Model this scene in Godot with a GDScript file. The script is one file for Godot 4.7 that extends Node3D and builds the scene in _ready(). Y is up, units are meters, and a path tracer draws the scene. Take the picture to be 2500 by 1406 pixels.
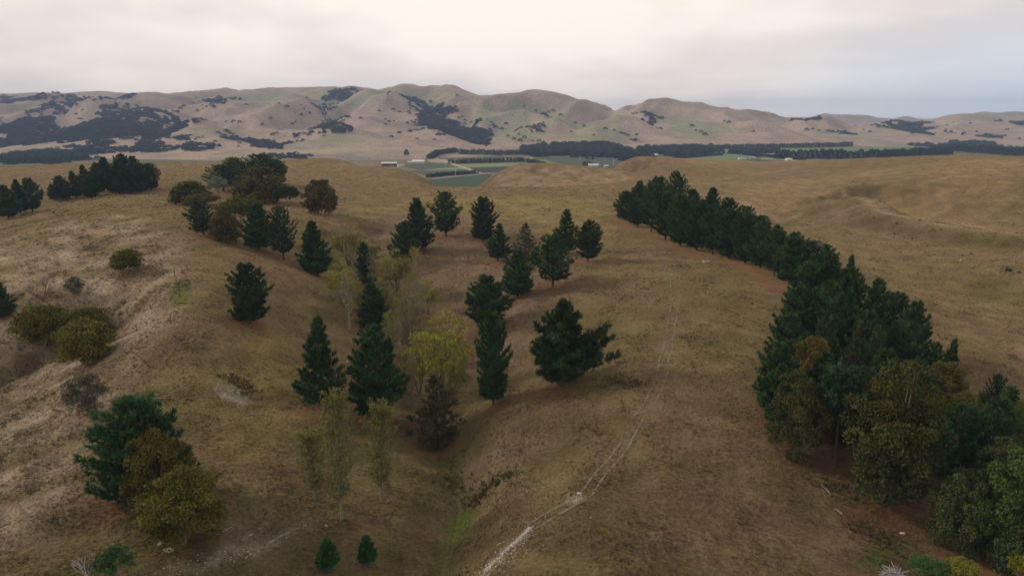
extends Node3D
# Dry hill country seen from a drone: a near ridge with a gully of pines, a farmed valley and a hill range behind.

const CAM_Y := 60.0
const FLOOR_Y := -32.0
const NEAR_W := [-3.694,-66.919,84.45785, 9.237,-81.306,63.53443, 22.707,-103.308,14.4703, 38.468,-158.498,-2.211709, 44.355,-206.990,-10.07065, 27.289,-265.267,4.787191, 11.165,-373.560,-1.009003, 55.030,-367.987,6.989392, -33.978,-438.450,3.845398, -59.814,-417.718,-3.77138, 0.000,-438.247,-0.8615825, 38.735,-432.816,1.023359, 13.218,-558.543,15.59797, 33.298,-562.745,-11.78294, 56.877,-565.351,6.723661, 81.369,-572.323,12.43217, 103.448,-590.448,44.64601, -3.335,-562.898,6.946614, 15.725,-529.539,-0.6099306, 53.451,-529.258,-9.593374, -14.089,-593.476,31.36787, 99.095,-595.392,-61.22751, -149.784,-633.652,29.47668, -151.097,-509.549,0.8847386, -185.372,-496.140,0.5225235, -215.197,-470.910,-1.06095, -283.306,-477.361,-0.1348815, -332.547,-478.574,-0.9084984, -119.361,-544.341,-15.27289, -160.631,-577.510,-9.684797, -239.266,-538.844,-0.7678468, -299.637,-532.589,-1.165011, -98.320,-572.323,26.78079, -68.915,-551.924,110.0048, -202.876,-624.539,-2.340124, -247.143,-606.185,1.160392, -317.267,-583.307,0.743166, -392.983,-577.682,1.892689, -416.306,-562.530,-1.303131, 427.173,-658.723,1.365847, 351.694,-661.911,-0.2042164, 468.828,-646.272,-0.2379346, 310.871,-711.280,2.646805, 272.327,-743.162,-4.069548, 298.317,-477.012,12.5162, 313.060,-436.133,4.757564, 250.121,-493.699,70.71639, 205.658,-531.218,19.02879, 233.263,-656.000,-3.741803, 190.221,-714.288,0.65194, 291.165,-614.128,-1.385297, 343.261,-580.445,0.1603203, 161.888,-579.135,-5.733111, 144.777,-698.477,26.07335, 139.358,-813.972,48.39014, 189.772,-803.843,2.714365, 238.031,-806.153,3.86028, 265.398,-419.212,-2.179173, 275.179,-378.953,-5.593807, 258.372,-478.893,-64.7077, 178.051,-375.537,21.875, 174.837,-321.728,3.855307, 188.173,-295.509,-3.037212, 200.735,-263.526,0.3004448, 158.778,-371.170,1.417842, 146.183,-375.349,-23.67786, 229.282,-518.722,-39.70863, 239.089,-481.563,3.351133, 141.289,-245.500,-4.913571, 137.342,-211.756,-10.63354, 162.212,-217.081,13.46474, 110.097,-151.539,3.894324, 98.220,-123.520,-7.488887, 120.369,-175.048,-4.714009, 50.741,-284.863,-0.6450547, 55.162,-232.379,1.557384, 64.045,-205.261,4.47776, 69.975,-180.348,10.61574, 56.720,-166.457,-2.428458, 45.370,-120.796,3.851113, 40.484,-102.341,-1.00918, 47.898,-91.747,7.743626, 51.866,-86.097,1.935457, 61.497,-78.221,-13.41249, 47.189,-72.062,-7.134015, 28.342,-75.997,-12.10109, 27.200,-92.047,-3.325785, 11.819,-68.812,-18.68686, -159.061,-209.366,-0.3536949, -155.644,-234.573,6.172949, -141.313,-247.280,-5.716165, -119.710,-245.755,8.145019, -103.405,-234.593,2.948128, -128.915,-166.961,1.511203, -128.950,-192.033,-4.773725, -116.251,-148.325,30.5446, -107.556,-134.647,-25.66146, -100.740,-143.482,-12.13242, -90.211,-148.325,-65.38007, -93.061,-114.981,10.10114, -83.778,-118.541,-25.509, -69.373,-83.181,-7.038131, -56.486,-69.081,11.63463, -43.168,-66.031,18.34295, -79.152,-156.731,84.26063, -67.961,-130.591,57.93132, -57.412,-143.287,-18.56544, -84.066,-128.405,-1.053909, -50.428,-113.752,-16.26235, -40.024,-73.543,-25.26565, -58.003,-105.553,5.847321, -33.618,-92.346,15.2132, -64.898,-175.106,-20.70562, -88.410,-210.508,-20.79875, -31.344,-70.188,8.411271, -210.206,-277.899,-7.860202, -216.768,-313.304,-11.81975, -201.581,-320.531,24.77975, -185.879,-327.100,66.01171, -171.937,-346.956,37.94919, -140.850,-331.643,-7.840033, -185.443,-336.005,-105.0668, -223.199,-416.977,0.9166973, -262.803,-401.124,2.729941, -286.889,-384.238,1.007352, -140.188,-428.560,-0.8492435, -116.148,-307.322,-3.695691, -86.393,-287.196,-2.284372, -92.780,-369.829,1.142192, -96.444,-463.308,1.83573, -9.475,-72.273,-70.84767, -7.679,-95.912,-45.5722, -13.976,-118.982,-90.14075, -23.323,-152.655,-35.14193, -32.540,-178.958,-33.77425, -47.089,-211.756,-29.18388, -59.416,-231.058,-5.176079, -71.613,-256.705,-4.410252, -31.091,-209.720,11.41772, -44.265,-245.802,2.035647, -58.858,-277.899,-29.01697, -59.640,-320.238,0.0613396, -58.117,-192.296,21.67438, -80.732,-210.288,35.13983, -70.512,-209.397,-10.90474, -25.617,-263.814,10.52645, -10.881,-255.681,-3.674775, -4.900,-228.652,2.293729, 6.852,-223.838,-7.276031, 23.990,-211.804,6.009368, 10.992,-187.322,8.171371, 1.705,-183.204,-5.750358, -6.187,-164.322,23.03158, 8.846,-120.092,-9.495985, -3.389,-116.571,87.29382, -25.862,-120.849,6.460719, -34.769,-115.660,22.38075, -28.611,-317.034,-0.6870333, 3.550,-294.203,-2.917393, -67.703,-280.519,29.84339, -29.345,-188.333,15.73765, -36.119,-145.926,13.66701, 3.309,-100.767,-9.827872, 0.000,-79.007,-34.27841, -20.291,-86.195,22.28581, -22.345,-72.158,-6.651758, -120.000,-640.000,-15.30716, -60.000,-560.000,-125.55, -38.000,-475.000,1.585892, -42.000,-515.000,-24.065, -22.000,-500.000,6.187761, -40.000,-640.000,-32.22942, -30.000,-760.000,3.952498, 20.000,-660.000,14.19915, 85.000,-680.000,0.8276079, 60.000,-800.000,-8.514917, -200.000,-780.000,-4.336059, -400.000,-700.000,2.400951, -400.000,-800.000,-4.091425, -700.000,-800.000,-1.273736, -700.000,-450.000,-0.1336162, -600.000,-600.000,1.570318, -350.000,-330.000,-0.6360241, -420.000,-200.000,-0.09433616, -300.000,-100.000,-0.7422941, -300.000,0.000,1.357981, -450.000,-80.000,-0.4464156, -500.000,60.000,-0.1167907, 130.000,-760.000,-53.76693, 180.000,-900.000,-17.51129, -50.000,-950.000,2.119339, 300.000,-980.000,2.377256, 420.000,-860.000,-1.940007, 560.000,-830.000,0.7627759, 700.000,-900.000,-1.074663, 700.000,-1050.000,0.1368343, 500.000,-1050.000,0.08842179, -300.000,-950.000,1.666536, -600.000,-950.000,0.9094435, 700.000,-650.000,1.297319, 800.000,-450.000,-0.1747808, 520.000,-420.000,-2.505009, 450.000,-250.000,1.37184, 350.000,-120.000,-0.9688067, 350.000,0.000,0.276921, 480.000,60.000,-0.05698534, 150.000,0.000,1.009389, 0.000,0.000,0.2249196, 0.000,60.000,-0.2341047, -120.000,0.000,1.362156, -120.000,80.000,-0.4594818, 180.000,80.000,-0.453416, 0.000,-40.000,-14.21367, 60.000,-40.000,10.56593, -60.000,-40.000,-2.425977]
const NEAR_P := [120.253343, 1.00524029, 3.58996658]
const HILL_W := [-3156.269,-3900.000,62.92945, -2815.751,-3900.000,58.46669, -2476.487,-3900.000,84.16029, -2227.602,-3900.000,136.2902, -1864.581,-3800.000,-220.1032, -1643.168,-3800.000,339.4813, -1423.684,-3800.000,50.5851, -1094.839,-3800.000,147.7773, -831.041,-3700.000,24.1646, -503.923,-3500.000,1148.721, -333.200,-3400.000,3946.509, -193.466,-3350.000,-13.68781, -68.857,-3400.000,-176.6873, 37.564,-3250.000,339.6345, 150.340,-3250.000,3892.923, 282.123,-3250.000,173.0646, 376.740,-3250.000,163.1405, 492.805,-3200.000,-900.9454, 584.029,-3250.000,36.48185, 734.644,-3250.000,753.7846, 872.327,-3200.000,394.1861, 1003.226,-3200.000,-606.4043, 1116.097,-3200.000,367.3808, 1342.851,-3250.000,59.06303, 1495.831,-3250.000,-93.71334, -2146.160,-3600.000,1009.243, -2138.630,-3300.000,330.7541, -2211.267,-3050.000,221.1368, -1637.695,-3500.000,474.8773, -1718.325,-3150.000,487.5121, -1727.880,-2850.000,2769.475, -1637.739,-2550.000,154.864, -1610.461,-2400.000,155.743, -1503.661,-3050.000,-44.20999, -1335.971,-2800.000,675.4386, -1523.531,-2850.000,-430.4308, -1318.953,-2600.000,97.60974, -1123.214,-3050.000,-115.4956, -940.918,-3050.000,745.2792, -1200.609,-3000.000,937.6889, -1040.091,-2750.000,186.2378, -943.423,-2750.000,550.0373, -944.844,-2450.000,-375.8386, -810.934,-2480.000,2585.901, -821.530,-2300.000,3.796038, -714.470,-3300.000,1207.55, -536.376,-3200.000,254.8109, -420.556,-3050.000,798.5383, -590.299,-2950.000,305.1702, -619.109,-2800.000,400.9688, -496.390,-2750.000,-134.9977, -392.638,-2750.000,263.7252, -279.890,-2520.000,400.1826, -197.751,-2360.000,781.979, -140.891,-2200.000,95.1863, -449.388,-2400.000,-182.8339, -315.400,-2150.000,592.6031, -255.000,-3150.000,2882.488, -171.173,-2950.000,1832.427, -105.217,-2780.000,1406.846, -73.081,-3150.000,266.9553, 35.936,-2950.000,3149.743, 0.000,-2800.000,-14.79982, -22.932,-2620.000,1206.618, 14.170,-2420.000,1624.002, -70.345,-2400.000,3700.907, 238.766,-2850.000,1046.129, 168.283,-2620.000,323.5199, 114.380,-2440.000,1440.902, 252.486,-2540.000,102.3358, 359.184,-2800.000,-121.2269, 256.427,-2300.000,1634.081, 590.597,-2900.000,1010.098, 480.018,-2650.000,394.9179, 653.063,-2800.000,9.137694, 570.913,-2500.000,847.7433, 847.524,-2850.000,352.0783, 730.256,-2600.000,934.5604, 997.786,-2850.000,-18.54011, 866.032,-2550.000,316.9066, 1148.258,-2850.000,53.7265, 1000.698,-2550.000,258.3676, 1206.344,-2750.000,17.43885, 1373.144,-2900.000,-223.9344, -2220.527,-3580.000,-1039.599, -2336.149,-3380.000,-154.9053, -1865.457,-3180.000,-547.6795, -1764.424,-2830.000,-2623.797, -1797.907,-3450.000,-321.1856, -1571.702,-3650.000,-437.6976, -1365.553,-3280.000,-310.7778, -1247.146,-2910.000,-1339.968, -1154.190,-2630.000,-712.933, -915.456,-3400.000,147.4245, -828.474,-3280.000,-1246.648, -751.662,-3000.000,-875.3836, -784.076,-2810.000,-475.3861, -779.508,-2510.000,-2471.441, -727.340,-2210.000,-725.5922, -603.282,-3450.000,-680.6332, -372.219,-3380.000,-4685.253, -279.968,-3080.000,-3654.623, -176.672,-2770.000,-2082.763, -98.748,-2400.000,-3921.83, -84.586,-3320.000,-791.5943, -36.592,-2990.000,-2812.71, -78.616,-2480.000,-1023.747, 149.070,-3210.000,-3900.698, 136.677,-2930.000,-1673.288, 62.917,-2690.000,-1434.778, 71.315,-2430.000,-2894.33, 309.613,-3130.000,97.99085, 485.289,-3210.000,489.1404, 482.702,-2910.000,-895.2553, 487.148,-2530.000,-1244.793, 785.075,-3060.000,-837.351, 745.042,-2660.000,-1325.946, 400.554,-2530.000,131.584, -1143.047,-2400.000,784.2715, -1159.557,-2200.000,43.68857, -1259.823,-2150.000,11.29283, -1323.399,-2050.000,127.8844, -1434.954,-1950.000,-79.69852, -1608.058,-1950.000,-5.648746, -869.890,-2150.000,213.5652, -666.690,-1920.000,238.8678, -1030.572,-2200.000,59.67324, -859.999,-1950.000,2.96919, -1089.333,-1950.000,-69.899, -1568.920,-2250.000,-124.8591, -1790.735,-2450.000,-83.4339, -1373.729,-2350.000,-100.0027, -1131.127,-2330.000,-591.3852, -2008.444,-2450.000,62.1727, -2364.041,-2900.000,-69.44537, -577.290,-2350.000,457.3237, -630.800,-2150.000,409.92, -642.678,-1950.000,-277.9716, -461.772,-2250.000,-295.2006, -311.306,-2120.000,-555.8188, -1268.753,-1720.000,-11.56365, -1065.451,-1720.000,2.22455, -802.219,-1700.000,21.6785, -571.257,-1700.000,57.75607, -405.369,-1720.000,53.92585, -259.174,-1760.000,54.48069, -141.622,-1850.000,73.27485, -689.460,-1800.000,-77.3451, -381.183,-1850.000,-30.32168, -65.860,-2240.000,-322.1477, 66.135,-2250.000,-135.7983, 273.792,-2330.000,-1516.413, 489.210,-2380.000,159.4759, 716.086,-2440.000,-392.6423, 953.131,-2500.000,-367.9534, 1196.209,-2550.000,-44.67957, 1447.740,-2600.000,90.49452, 1708.808,-2650.000,-24.86188, 1979.023,-2700.000,6.107194, 2295.666,-2700.000,-14.76979, 1524.004,-3000.000,822.6974, 1359.867,-2800.000,-113.1619, 1595.864,-3000.000,-944.9596, 1827.224,-3300.000,324.5222, 1755.422,-3000.000,-17.84623, 1636.826,-2900.000,319.9772, 1759.253,-3350.000,-146.7672, 2179.930,-3700.000,-139.7614, 2345.694,-3700.000,221.9493, 2540.795,-3700.000,49.61331, 2622.810,-3600.000,-115.6029, 2936.725,-3600.000,23.85043, 2150.199,-3350.000,-77.70449, 2138.341,-3100.000,-20.28371, 1864.258,-2950.000,-18.7358, 2194.278,-3000.000,-29.27473, 2368.156,-3000.000,60.52039, -3423.338,-4230.000,12.36189, -3803.709,-4700.000,7.14713, -3054.007,-4230.000,-40.58637, -3393.342,-4700.000,9.496155, -2686.036,-4230.000,-72.53243, -2984.484,-4700.000,-6.936087, -2416.092,-4230.000,28.83886, -2684.547,-4700.000,69.86365, -2026.505,-4130.000,-145.8217, -2257.124,-4600.000,-88.28042, -1785.864,-4130.000,75.01841, -1989.098,-4600.000,75.84557, -1547.320,-4130.000,-79.10329, -1723.407,-4600.000,-7.753563, -1189.917,-4130.000,-48.46133, -1325.331,-4600.000,23.2447, -905.161,-4030.000,-47.88508, -1010.725,-4500.000,15.15823, -551.436,-3830.000,-41.61731, -619.105,-4300.000,0.8825692, -365.540,-3730.000,-125.4553, -411.600,-4200.000,37.30365, -212.524,-3680.000,-222.5217, -239.667,-4150.000,12.00845, -75.541,-3730.000,49.60598, -85.059,-4200.000,-118.4967, 41.378,-3580.000,-17.25336, 46.811,-4050.000,85.5256, 165.606,-3580.000,-189.7229, 187.347,-4050.000,-28.57836, 310.770,-3580.000,-39.52992, 351.569,-4050.000,75.5122, 414.994,-3580.000,377.3858, 469.476,-4050.000,192.5403, 543.626,-3530.000,-1094.328, 616.006,-4000.000,-699.5852, 643.330,-3580.000,659.1117, 727.790,-4050.000,440.747, 809.238,-3580.000,-76.44444, 915.479,-4050.000,-22.09937, 962.285,-3530.000,-128.7099, 1090.408,-4000.000,-20.64653, 1106.684,-3530.000,108.1485, 1254.033,-4000.000,64.10604, 1231.194,-3530.000,-138.1493, 1395.121,-4000.000,-88.6569, 1479.202,-3580.000,92.52363, 1673.398,-4050.000,89.11309, 1647.715,-3580.000,-43.21132, 1864.035,-4050.000,-102.6534, -3600.000,-5200.000,-5.263923, -3600.000,-1350.000,-5.980342, -3200.000,-5200.000,-6.423325, -3200.000,-1350.000,-3.914704, -2800.000,-5200.000,-15.62971, -2800.000,-1350.000,0.5920968, -2400.000,-5200.000,-0.842385, -2400.000,-1350.000,-14.67363, -2000.000,-5200.000,-1.79452, -2000.000,-1350.000,-0.5003419, -1600.000,-5200.000,-9.649422, -1600.000,-1350.000,-2.657618, -1200.000,-5200.000,-9.631356, -1200.000,-1350.000,-6.716089, -800.000,-5200.000,-6.189796, -800.000,-1350.000,0.1909296, -400.000,-5200.000,6.155978, -400.000,-1350.000,8.938782, 0.000,-5200.000,-36.28523, 0.000,-1350.000,11.88163, 400.000,-5200.000,136.6827, 400.000,-1900.000,34.60022, 800.000,-5200.000,-139.2376, 800.000,-1900.000,6.054119, 1200.000,-5200.000,40.80326, 1200.000,-1900.000,8.233463, 1600.000,-5200.000,-0.3283049, 1600.000,-1900.000,10.29123, 2000.000,-5200.000,5.135379, 2000.000,-1900.000,1.906001, 2400.000,-5200.000,-0.1284008, 2400.000,-1900.000,0.1589819, 2800.000,-5200.000,-3.33209, 2800.000,-1900.000,0.01084773, 3200.000,-5200.000,-4.252253, 3200.000,-1900.000,2.596069, 3600.000,-5200.000,-2.116725, 3600.000,-1900.000,3.592776, -3400.000,-3900.000,-45.83143, -3400.000,-3000.000,7.799693, -3400.000,-2200.000,-14.96259, -3400.000,-1700.000,17.36087, 3400.000,-3600.000,21.50647, 3400.000,-2900.000,-26.58556, 3400.000,-2500.000,-3.506415, 300.000,-2150.000,-199.5694, 900.000,-2250.000,28.29937, 1500.000,-2350.000,-47.63957, -2300.000,-1600.000,25.67164, -900.000,-1560.000,-0.8957972, -500.000,-1540.000,-47.00722, -1400.000,-1540.000,36.39355, -200.000,-1600.000,-62.74783, 0.000,-1750.000,-21.93315]
const HILL_P := [391.000281, 0.97525528, 23.8371115]
const TREES := [
	["pineA",-57.3,-143,13,9.9,"pine_tree","tree","dense rounded dark pine alone on the left slope beside the wire fence","pines dotted along the gully"],
	["pineB",-35,-116,17.3,9,"pine_tree","tree","tall pointed dark pine left of the wider pine in the lower gully","pines dotted along the gully"],
	["pineC",-25.7,-121,18.1,11.7,"pine_tree","tree","broad conical dark pine in the lower gully behind two thin poplars","pines dotted along the gully"],
	["pineB",-37,-176,13.4,10.7,"pine_tree","tree","mid gully pine standing among the bare pale poplars","pines dotted along the gully"],
	["pineS",-13.8,-117,14.6,10.4,"pine_tree","tree","thin dull green pine low in the gully in front of the willow","pines dotted along the gully"],
	["pineA",-3.5,-119,17.6,7.4,"pine_tree","tree","tall narrow dark pine between the gully willow and the ragged pine","pines dotted along the gully"],
	["pineD",8.8,-120,16.2,12.4,"pine_tree","tree","large ragged pine with long spreading branches on its right side","pines dotted along the gully"],
	["pineA",-6.2,-166,13.3,12.4,"pine_tree","tree","full rounded green pine on the gully's right bank","pines dotted along the gully"],
	["pineC",1.5,-185,13.1,11.2,"pine_tree","tree","green pine tucked between the rounded pine and the spreading blue green pine","pines dotted along the gully"],
	["pineE",11.6,-188,14.6,12.7,"pine_tree","tree","spreading blue green pine with pale branches in front of the upright pair","pines dotted along the gully"],
	["pineA",24,-212,13,10.3,"pine_tree","tree","rightmost broad oval pine of the gully group beside the vehicle track","pines dotted along the gully"],
	["pineB",18.1,-228,15.1,9.9,"pine_tree","tree","pointed pine just left of the rightmost oval pine","pines dotted along the gully"],
	["pineS",4.5,-224,13.2,8.7,"pine_tree","tree","paler thin pine in the middle of the upper gully group","pines dotted along the gully"],
	["pineB",-4.9,-229,12.8,9.2,"pine_tree","tree","small conical pine below the upright oval pine at the gully head","pines dotted along the gully"],
	["pineA",-11.2,-257,16.5,11.5,"pine_tree","tree","upright oval pine at the head of the gully","pines dotted along the gully"],
	["pineE",-26.2,-267,16.9,13.8,"pine_tree","tree","open crowned pine with visible trunk at the head of the gully","pines dotted along the gully"],
	["pineB",-34,-248,19.4,12,"pine_tree","tree","tallest pointed pine left of the open crowned pine","pines dotted along the gully"],
	["pineC",-38.5,-237,15.5,12.1,"pine_tree","tree","dark pine overlapping the lower left of the tallest pointed pine","pines dotted along the gully"],
	["pineB",-60.2,-206,17,10.8,"pine_tree","tree","dark upright pine nearest the yellow willow on the left bank","pines dotted along the gully"],
	["pineE",-71.7,-210,16.6,9.4,"pine_tree","tree","open pine with a long low branch between two denser left bank pines","pines dotted along the gully"],
	["pineC",-79.8,-211,14.5,10.7,"pine_tree","tree","dense pine with bare lower trunk at the grove's right end","pines dotted along the gully"],
	["pineB",-47.8,-215,15.6,8.2,"pine_tree","tree","dark pine half hidden behind the yellow willow and bare poplar","pines dotted along the gully"],
	["pineW",-49.1,-81,13.5,12.1,"pine_tree","tree","big wide spreading pine in the lower left corner","pines dotted along the gully"],
	["pineW",-46.2,-84,6.4,6.1,"pine_tree","tree","small bluish pine squeezed between two olive gum trees","pines dotted along the gully"],
	["pineB",-119.1,-153,8.4,6.8,"pine_tree","tree","dark pine cut off by the left edge of the picture",""],
	["pineB",-238,-321,15.3,13.5,"pine_tree","tree","left edge pine standing lowest in the trio at the picture's edge","pines at the left edge"],
	["pineB",-238.7,-330,16.1,8.3,"pine_tree","tree","slim middle pine of the trio at the left edge","pines at the left edge"],
	["pineA",-234,-332,16,11.5,"pine_tree","tree","rounded right hand pine of the trio at the left edge","pines at the left edge"],
	["pineC",-238.4,-362,12.6,11.7,"pine_tree","tree","leftmost low pine of the left hill grove","pines of the left hill grove"],
	["pineB",-232.7,-365,14.1,8.7,"pine_tree","tree","second pine from the left in the left hill grove","pines of the left hill grove"],
	["pineB",-227.9,-367,16.6,9.6,"pine_tree","tree","pointed pine left of the grove's tall middle on the left hill","pines of the left hill grove"],
	["pineA",-223.5,-370,16.9,11,"pine_tree","tree","front pine near the middle of the left hill grove","pines of the left hill grove"],
	["pineB",-225.3,-382,18.3,11.8,"pine_tree","tree","tall back pine with ragged top in the left hill grove","pines of the left hill grove"],
	["pineC",-214,-373,17.9,12,"pine_tree","tree","broad front pine right of the middle in the left hill grove","pines of the left hill grove"],
	["pineA",-217,-384,19,12.8,"pine_tree","tree","tallest pine crowning the left hill grove","pines of the left hill grove"],
	["pineC",-209.3,-381,18.6,12.2,"pine_tree","tree","tall pine just right of the crown of the left hill grove","pines of the left hill grove"],
	["pineA",-202.2,-374,15,11.6,"pine_tree","tree","front right pine of the left hill grove","pines of the left hill grove"],
	["pineA",-201,-382,14.1,11.3,"pine_tree","tree","rightmost rounded pine of the left hill grove","pines of the left hill grove"],
	["pineC",-242.8,-362,8,5.6,"pine_tree","tree","smallest pine at the left end of the left hill grove","pines of the left hill grove"],
	["pineC",-192.6,-313,10,8.6,"pine_tree","tree","low pine in front of the left hill grove","pines of the left hill grove"],
	["pineC",-208.3,-374,12.5,11.1,"pine_tree","tree","low front pine under the tallest of the left hill grove","pines of the left hill grove"],
	["pineE",-146.5,-348,13.1,19,"pine_tree","tree","dark bluish pine behind the silver tree","pines of the middle left grove"],
	["pineE",-139.6,-384,16.8,25.5,"pine_tree","tree","dark pine crowning the back of the middle left grove","pines of the middle left grove"],
	["gum",-152.7,-378,14.4,14.8,"gum_tree","tree","olive gum tree behind the silver tree at the grove's back","trees of the middle left grove"],
	["gum",-134.7,-394,13.6,12.6,"gum_tree","tree","brownish gum at the back right of the middle left grove","trees of the middle left grove"],
	["gumT",-115.6,-317,15.9,20.4,"gum_tree","tree","large brown olive gum with many pale stems in the grove's middle","trees of the middle left grove"],
	["gum",-127.3,-326,9.8,10.9,"gum_tree","tree","dark olive gum between silver tree and large brown gum","trees of the middle left grove"],
	["silver",-143,-334,9.2,10.7,"silver_leaved_tree","tree","silver grey leaved tree in the middle left grove",""],
	["gum",-132.8,-281,9.3,15.4,"gum_tree","tree","dark olive domed tree at the left end of the grove","trees of the middle left grove"],
	["shrubG",-122.6,-270,5.4,13.9,"gum_tree","tree","low flat olive green dome in front of the silver tree","trees of the middle left grove"],
	["round",-101.4,-310,8.6,11.5,"round_tree","tree","tidy dark green round tree at the grove's right",""],
	["gumT",-81.3,-288,14.1,13.1,"gum_tree","tree","large brown green tree leaning alone right of the grove","trees of the middle left grove"],
	["pineE",-100,-219,10.7,10.3,"pine_tree","tree","dark bushy pine at the left of the lower grove","pines of the middle left grove"],
	["gumT",-90.8,-214,9.9,9.1,"gum_tree","tree","olive gum with bare pale stems in the lower grove","trees of the middle left grove"],
	["shrubG",-94.1,-235,10.7,15.8,"gum_tree","tree","yellow green broad gum behind the lower grove stems","trees of the middle left grove"],
	["round",-97,-314,1.8,1.7,"shrub","shrub","tiny round shrub beside the tidy round tree",""],
	["gumR",-100,-173,5.7,7.8,"umbrella_tree","tree","small umbrella shaped olive tree alone on the straw slope",""],
	["gumR",-104.6,-145,9.2,11.1,"domed_tree","tree","leftmost olive dome of the three on the left slope","olive domed trees on the left slope"],
	["gumR",-95.7,-147,8.5,10.5,"domed_tree","tree","rear olive dome of the three on the left slope","olive domed trees on the left slope"],
	["gumR",-85.6,-130,8.6,11,"domed_tree","tree","front right olive dome of the three on the left slope","olive domed trees on the left slope"],
	["grey",-70.5,-105,7.2,6.2,"grey_bush","bush","dark grey green bush alone below the olive domes",""],
	["bare",-113.2,-159,7,6.9,"bare_tree","tree","bare leafless brown tree on the left straw slope",""],
	["grey",-107.2,-162,4.4,4.2,"grey_bush","bush","small grey scrubby bush beside the bare leafless tree",""],
	["bare",-177.8,-266,3.6,9.6,"bare_bush","bush","low brown leafless thicket on the far left slope",""],
	["gumY",-45.1,-78,11,7.8,"gum_tree","tree","yellow olive gum between the wide pine and the front gum","gums in the lower left corner"],
	["gumY",-39.8,-73,9.6,8.8,"gum_tree","tree","largest brown olive gum in the lower left corner","gums in the lower left corner"],
	["leafy",-42.7,-64,4,4.3,"leafy_tree","tree","bright green leafy tree at the bottom left edge",""],
	["dead",-45.9,-64,4,3.7,"dead_tree","tree","bleached dead branching snag at the bottom left edge",""],
	["poplG",-23.3,-83,18.4,4.7,"poplar_tree","tree","tall grey green poplar in front of the pointed gully pine","thin poplars in the gully"],
	["poplG",-28.1,-87,9.9,4.6,"poplar_tree","tree","faint leafless looking poplar left of the tall grey poplar","thin poplars in the gully"],
	["poplG",-19.3,-90,15.2,5,"poplar_tree","tree","poplar with dark green lower leaves in front of the broad pine","thin poplars in the gully"],
	["willow",-57.1,-233,13.6,13.7,"willow_tree","tree","bright yellow green willow at the gully's upper left","yellow green willows in the gully"],
	["willow",-35.7,-202,13.1,12.5,"willow_tree","tree","yellow willow topped above the bare poplars","yellow green willows in the gully"],
	["willow",-15,-136,17.5,11.9,"willow_tree","tree","large yellow olive willow right of the gully floor","yellow green willows in the gully"],
	["willow",-11.7,-130,12.3,5.7,"willow_tree","tree","small bright willow at the right of the large gully willow","yellow green willows in the gully"],
	["willow",-20.6,-141,11.7,8.2,"willow_tree","tree","brownish willow left of the large gully willow","yellow green willows in the gully"],
	["willow",-47.8,-184,11,8.1,"willow_tree","tree","low yellow willow on the gully's left bank","yellow green willows in the gully"],
	["poplB",-51.2,-214,13.2,4.5,"poplar_tree","tree","bare pale poplar beside the half hidden pine","thin poplars in the gully"],
	["poplB",-44.5,-213,11.6,4.7,"poplar_tree","tree","pale twiggy poplar left of the topmost yellow willow","thin poplars in the gully"],
	["poplY",-28.7,-196,16,4.3,"poplar_tree","tree","yellowing pointed poplar beside the dark overlapping pine","thin poplars in the gully"],
	["poplB",-41.7,-168,15.3,7.3,"poplar_tree","tree","grey leafless poplar left of the mid gully pine","thin poplars in the gully"],
	["poplY",-30.9,-164,9.8,3.9,"poplar_tree","tree","yellow leaved poplar right of the mid gully pine","thin poplars in the gully"],
	["poplB",-27.6,-160,16.1,4,"poplar_tree","tree","bare white stemmed poplar second right of the mid gully pine","thin poplars in the gully"],
	["poplB",-26.6,-171,18.4,4.7,"poplar_tree","tree","tallest bare white poplar in mid gully","thin poplars in the gully"],
	["poplB",-24.2,-175,13.6,4.4,"poplar_tree","tree","bare white poplar rightmost of the mid gully stand","thin poplars in the gully"],
	["poplB",-21.1,-136,10.1,2.6,"poplar_tree","tree","bare pale poplar in front of the brownish willow","thin poplars in the gully"],
	["willow",-41.6,-182,9.2,6.3,"willow_tree","tree","low wispy willow left of the tall bare poplar","yellow green willows in the gully"],
	["willow",-37.3,-192,10.1,6.4,"willow_tree","tree","wispy willow behind the yellow leaved poplar","yellow green willows in the gully"],
	["willow",-30.2,-182,10.2,5.9,"willow_tree","tree","olive willow among the white poplar stems","yellow green willows in the gully"],
	["willow",-20.4,-157,10.2,6.5,"willow_tree","tree","grey green willow above the large gully willow","yellow green willows in the gully"],
	["willow",-25,-148,8.1,5.6,"willow_tree","tree","wispy willow right of the broad pine's top","yellow green willows in the gully"],
	["willow",-14.7,-149,10.1,4.7,"willow_tree","tree","yellow green top right willow of the gully cluster","yellow green willows in the gully"],
	["willow",-48.9,-231,9.1,7.3,"willow_tree","tree","high small willow between the bare poplars","yellow green willows in the gully"],
	["willow",-23.8,-186,9.2,5.3,"willow_tree","tree","thin willow on the gully's right bank","yellow green willows in the gully"],
	["poplB",-44.9,-190,9.3,4.7,"poplar_tree","tree","thin grey poplar right of the low yellow willow","thin poplars in the gully"],
	["poplY",-41.7,-218,9.3,4.5,"poplar_tree","tree","small yellow poplar near the gully fork","thin poplars in the gully"],
	["poplB",-23.1,-158,10.6,3.4,"poplar_tree","tree","white stemmed poplar above the brownish willow","thin poplars in the gully"],
	["poplB",-33,-182,10.1,3.8,"poplar_tree","tree","slender bare poplar left of the tallest bare poplar","thin poplars in the gully"],
	["pineA",49.3,-294,12.2,10.2,"pine_tree","tree","dark pine in the shelterbelt's front line, first from its far end","pines in the shelterbelt's front line"],
	["pineC",51.2,-277,16.9,11.6,"pine_tree","tree","dark pine in the shelterbelt's front line, second from its far end","pines in the shelterbelt's front line"],
	["pineE",53.8,-261,18.1,11.3,"pine_tree","tree","dark pine in the shelterbelt's front line, third from its far end","pines in the shelterbelt's front line"],
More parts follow.
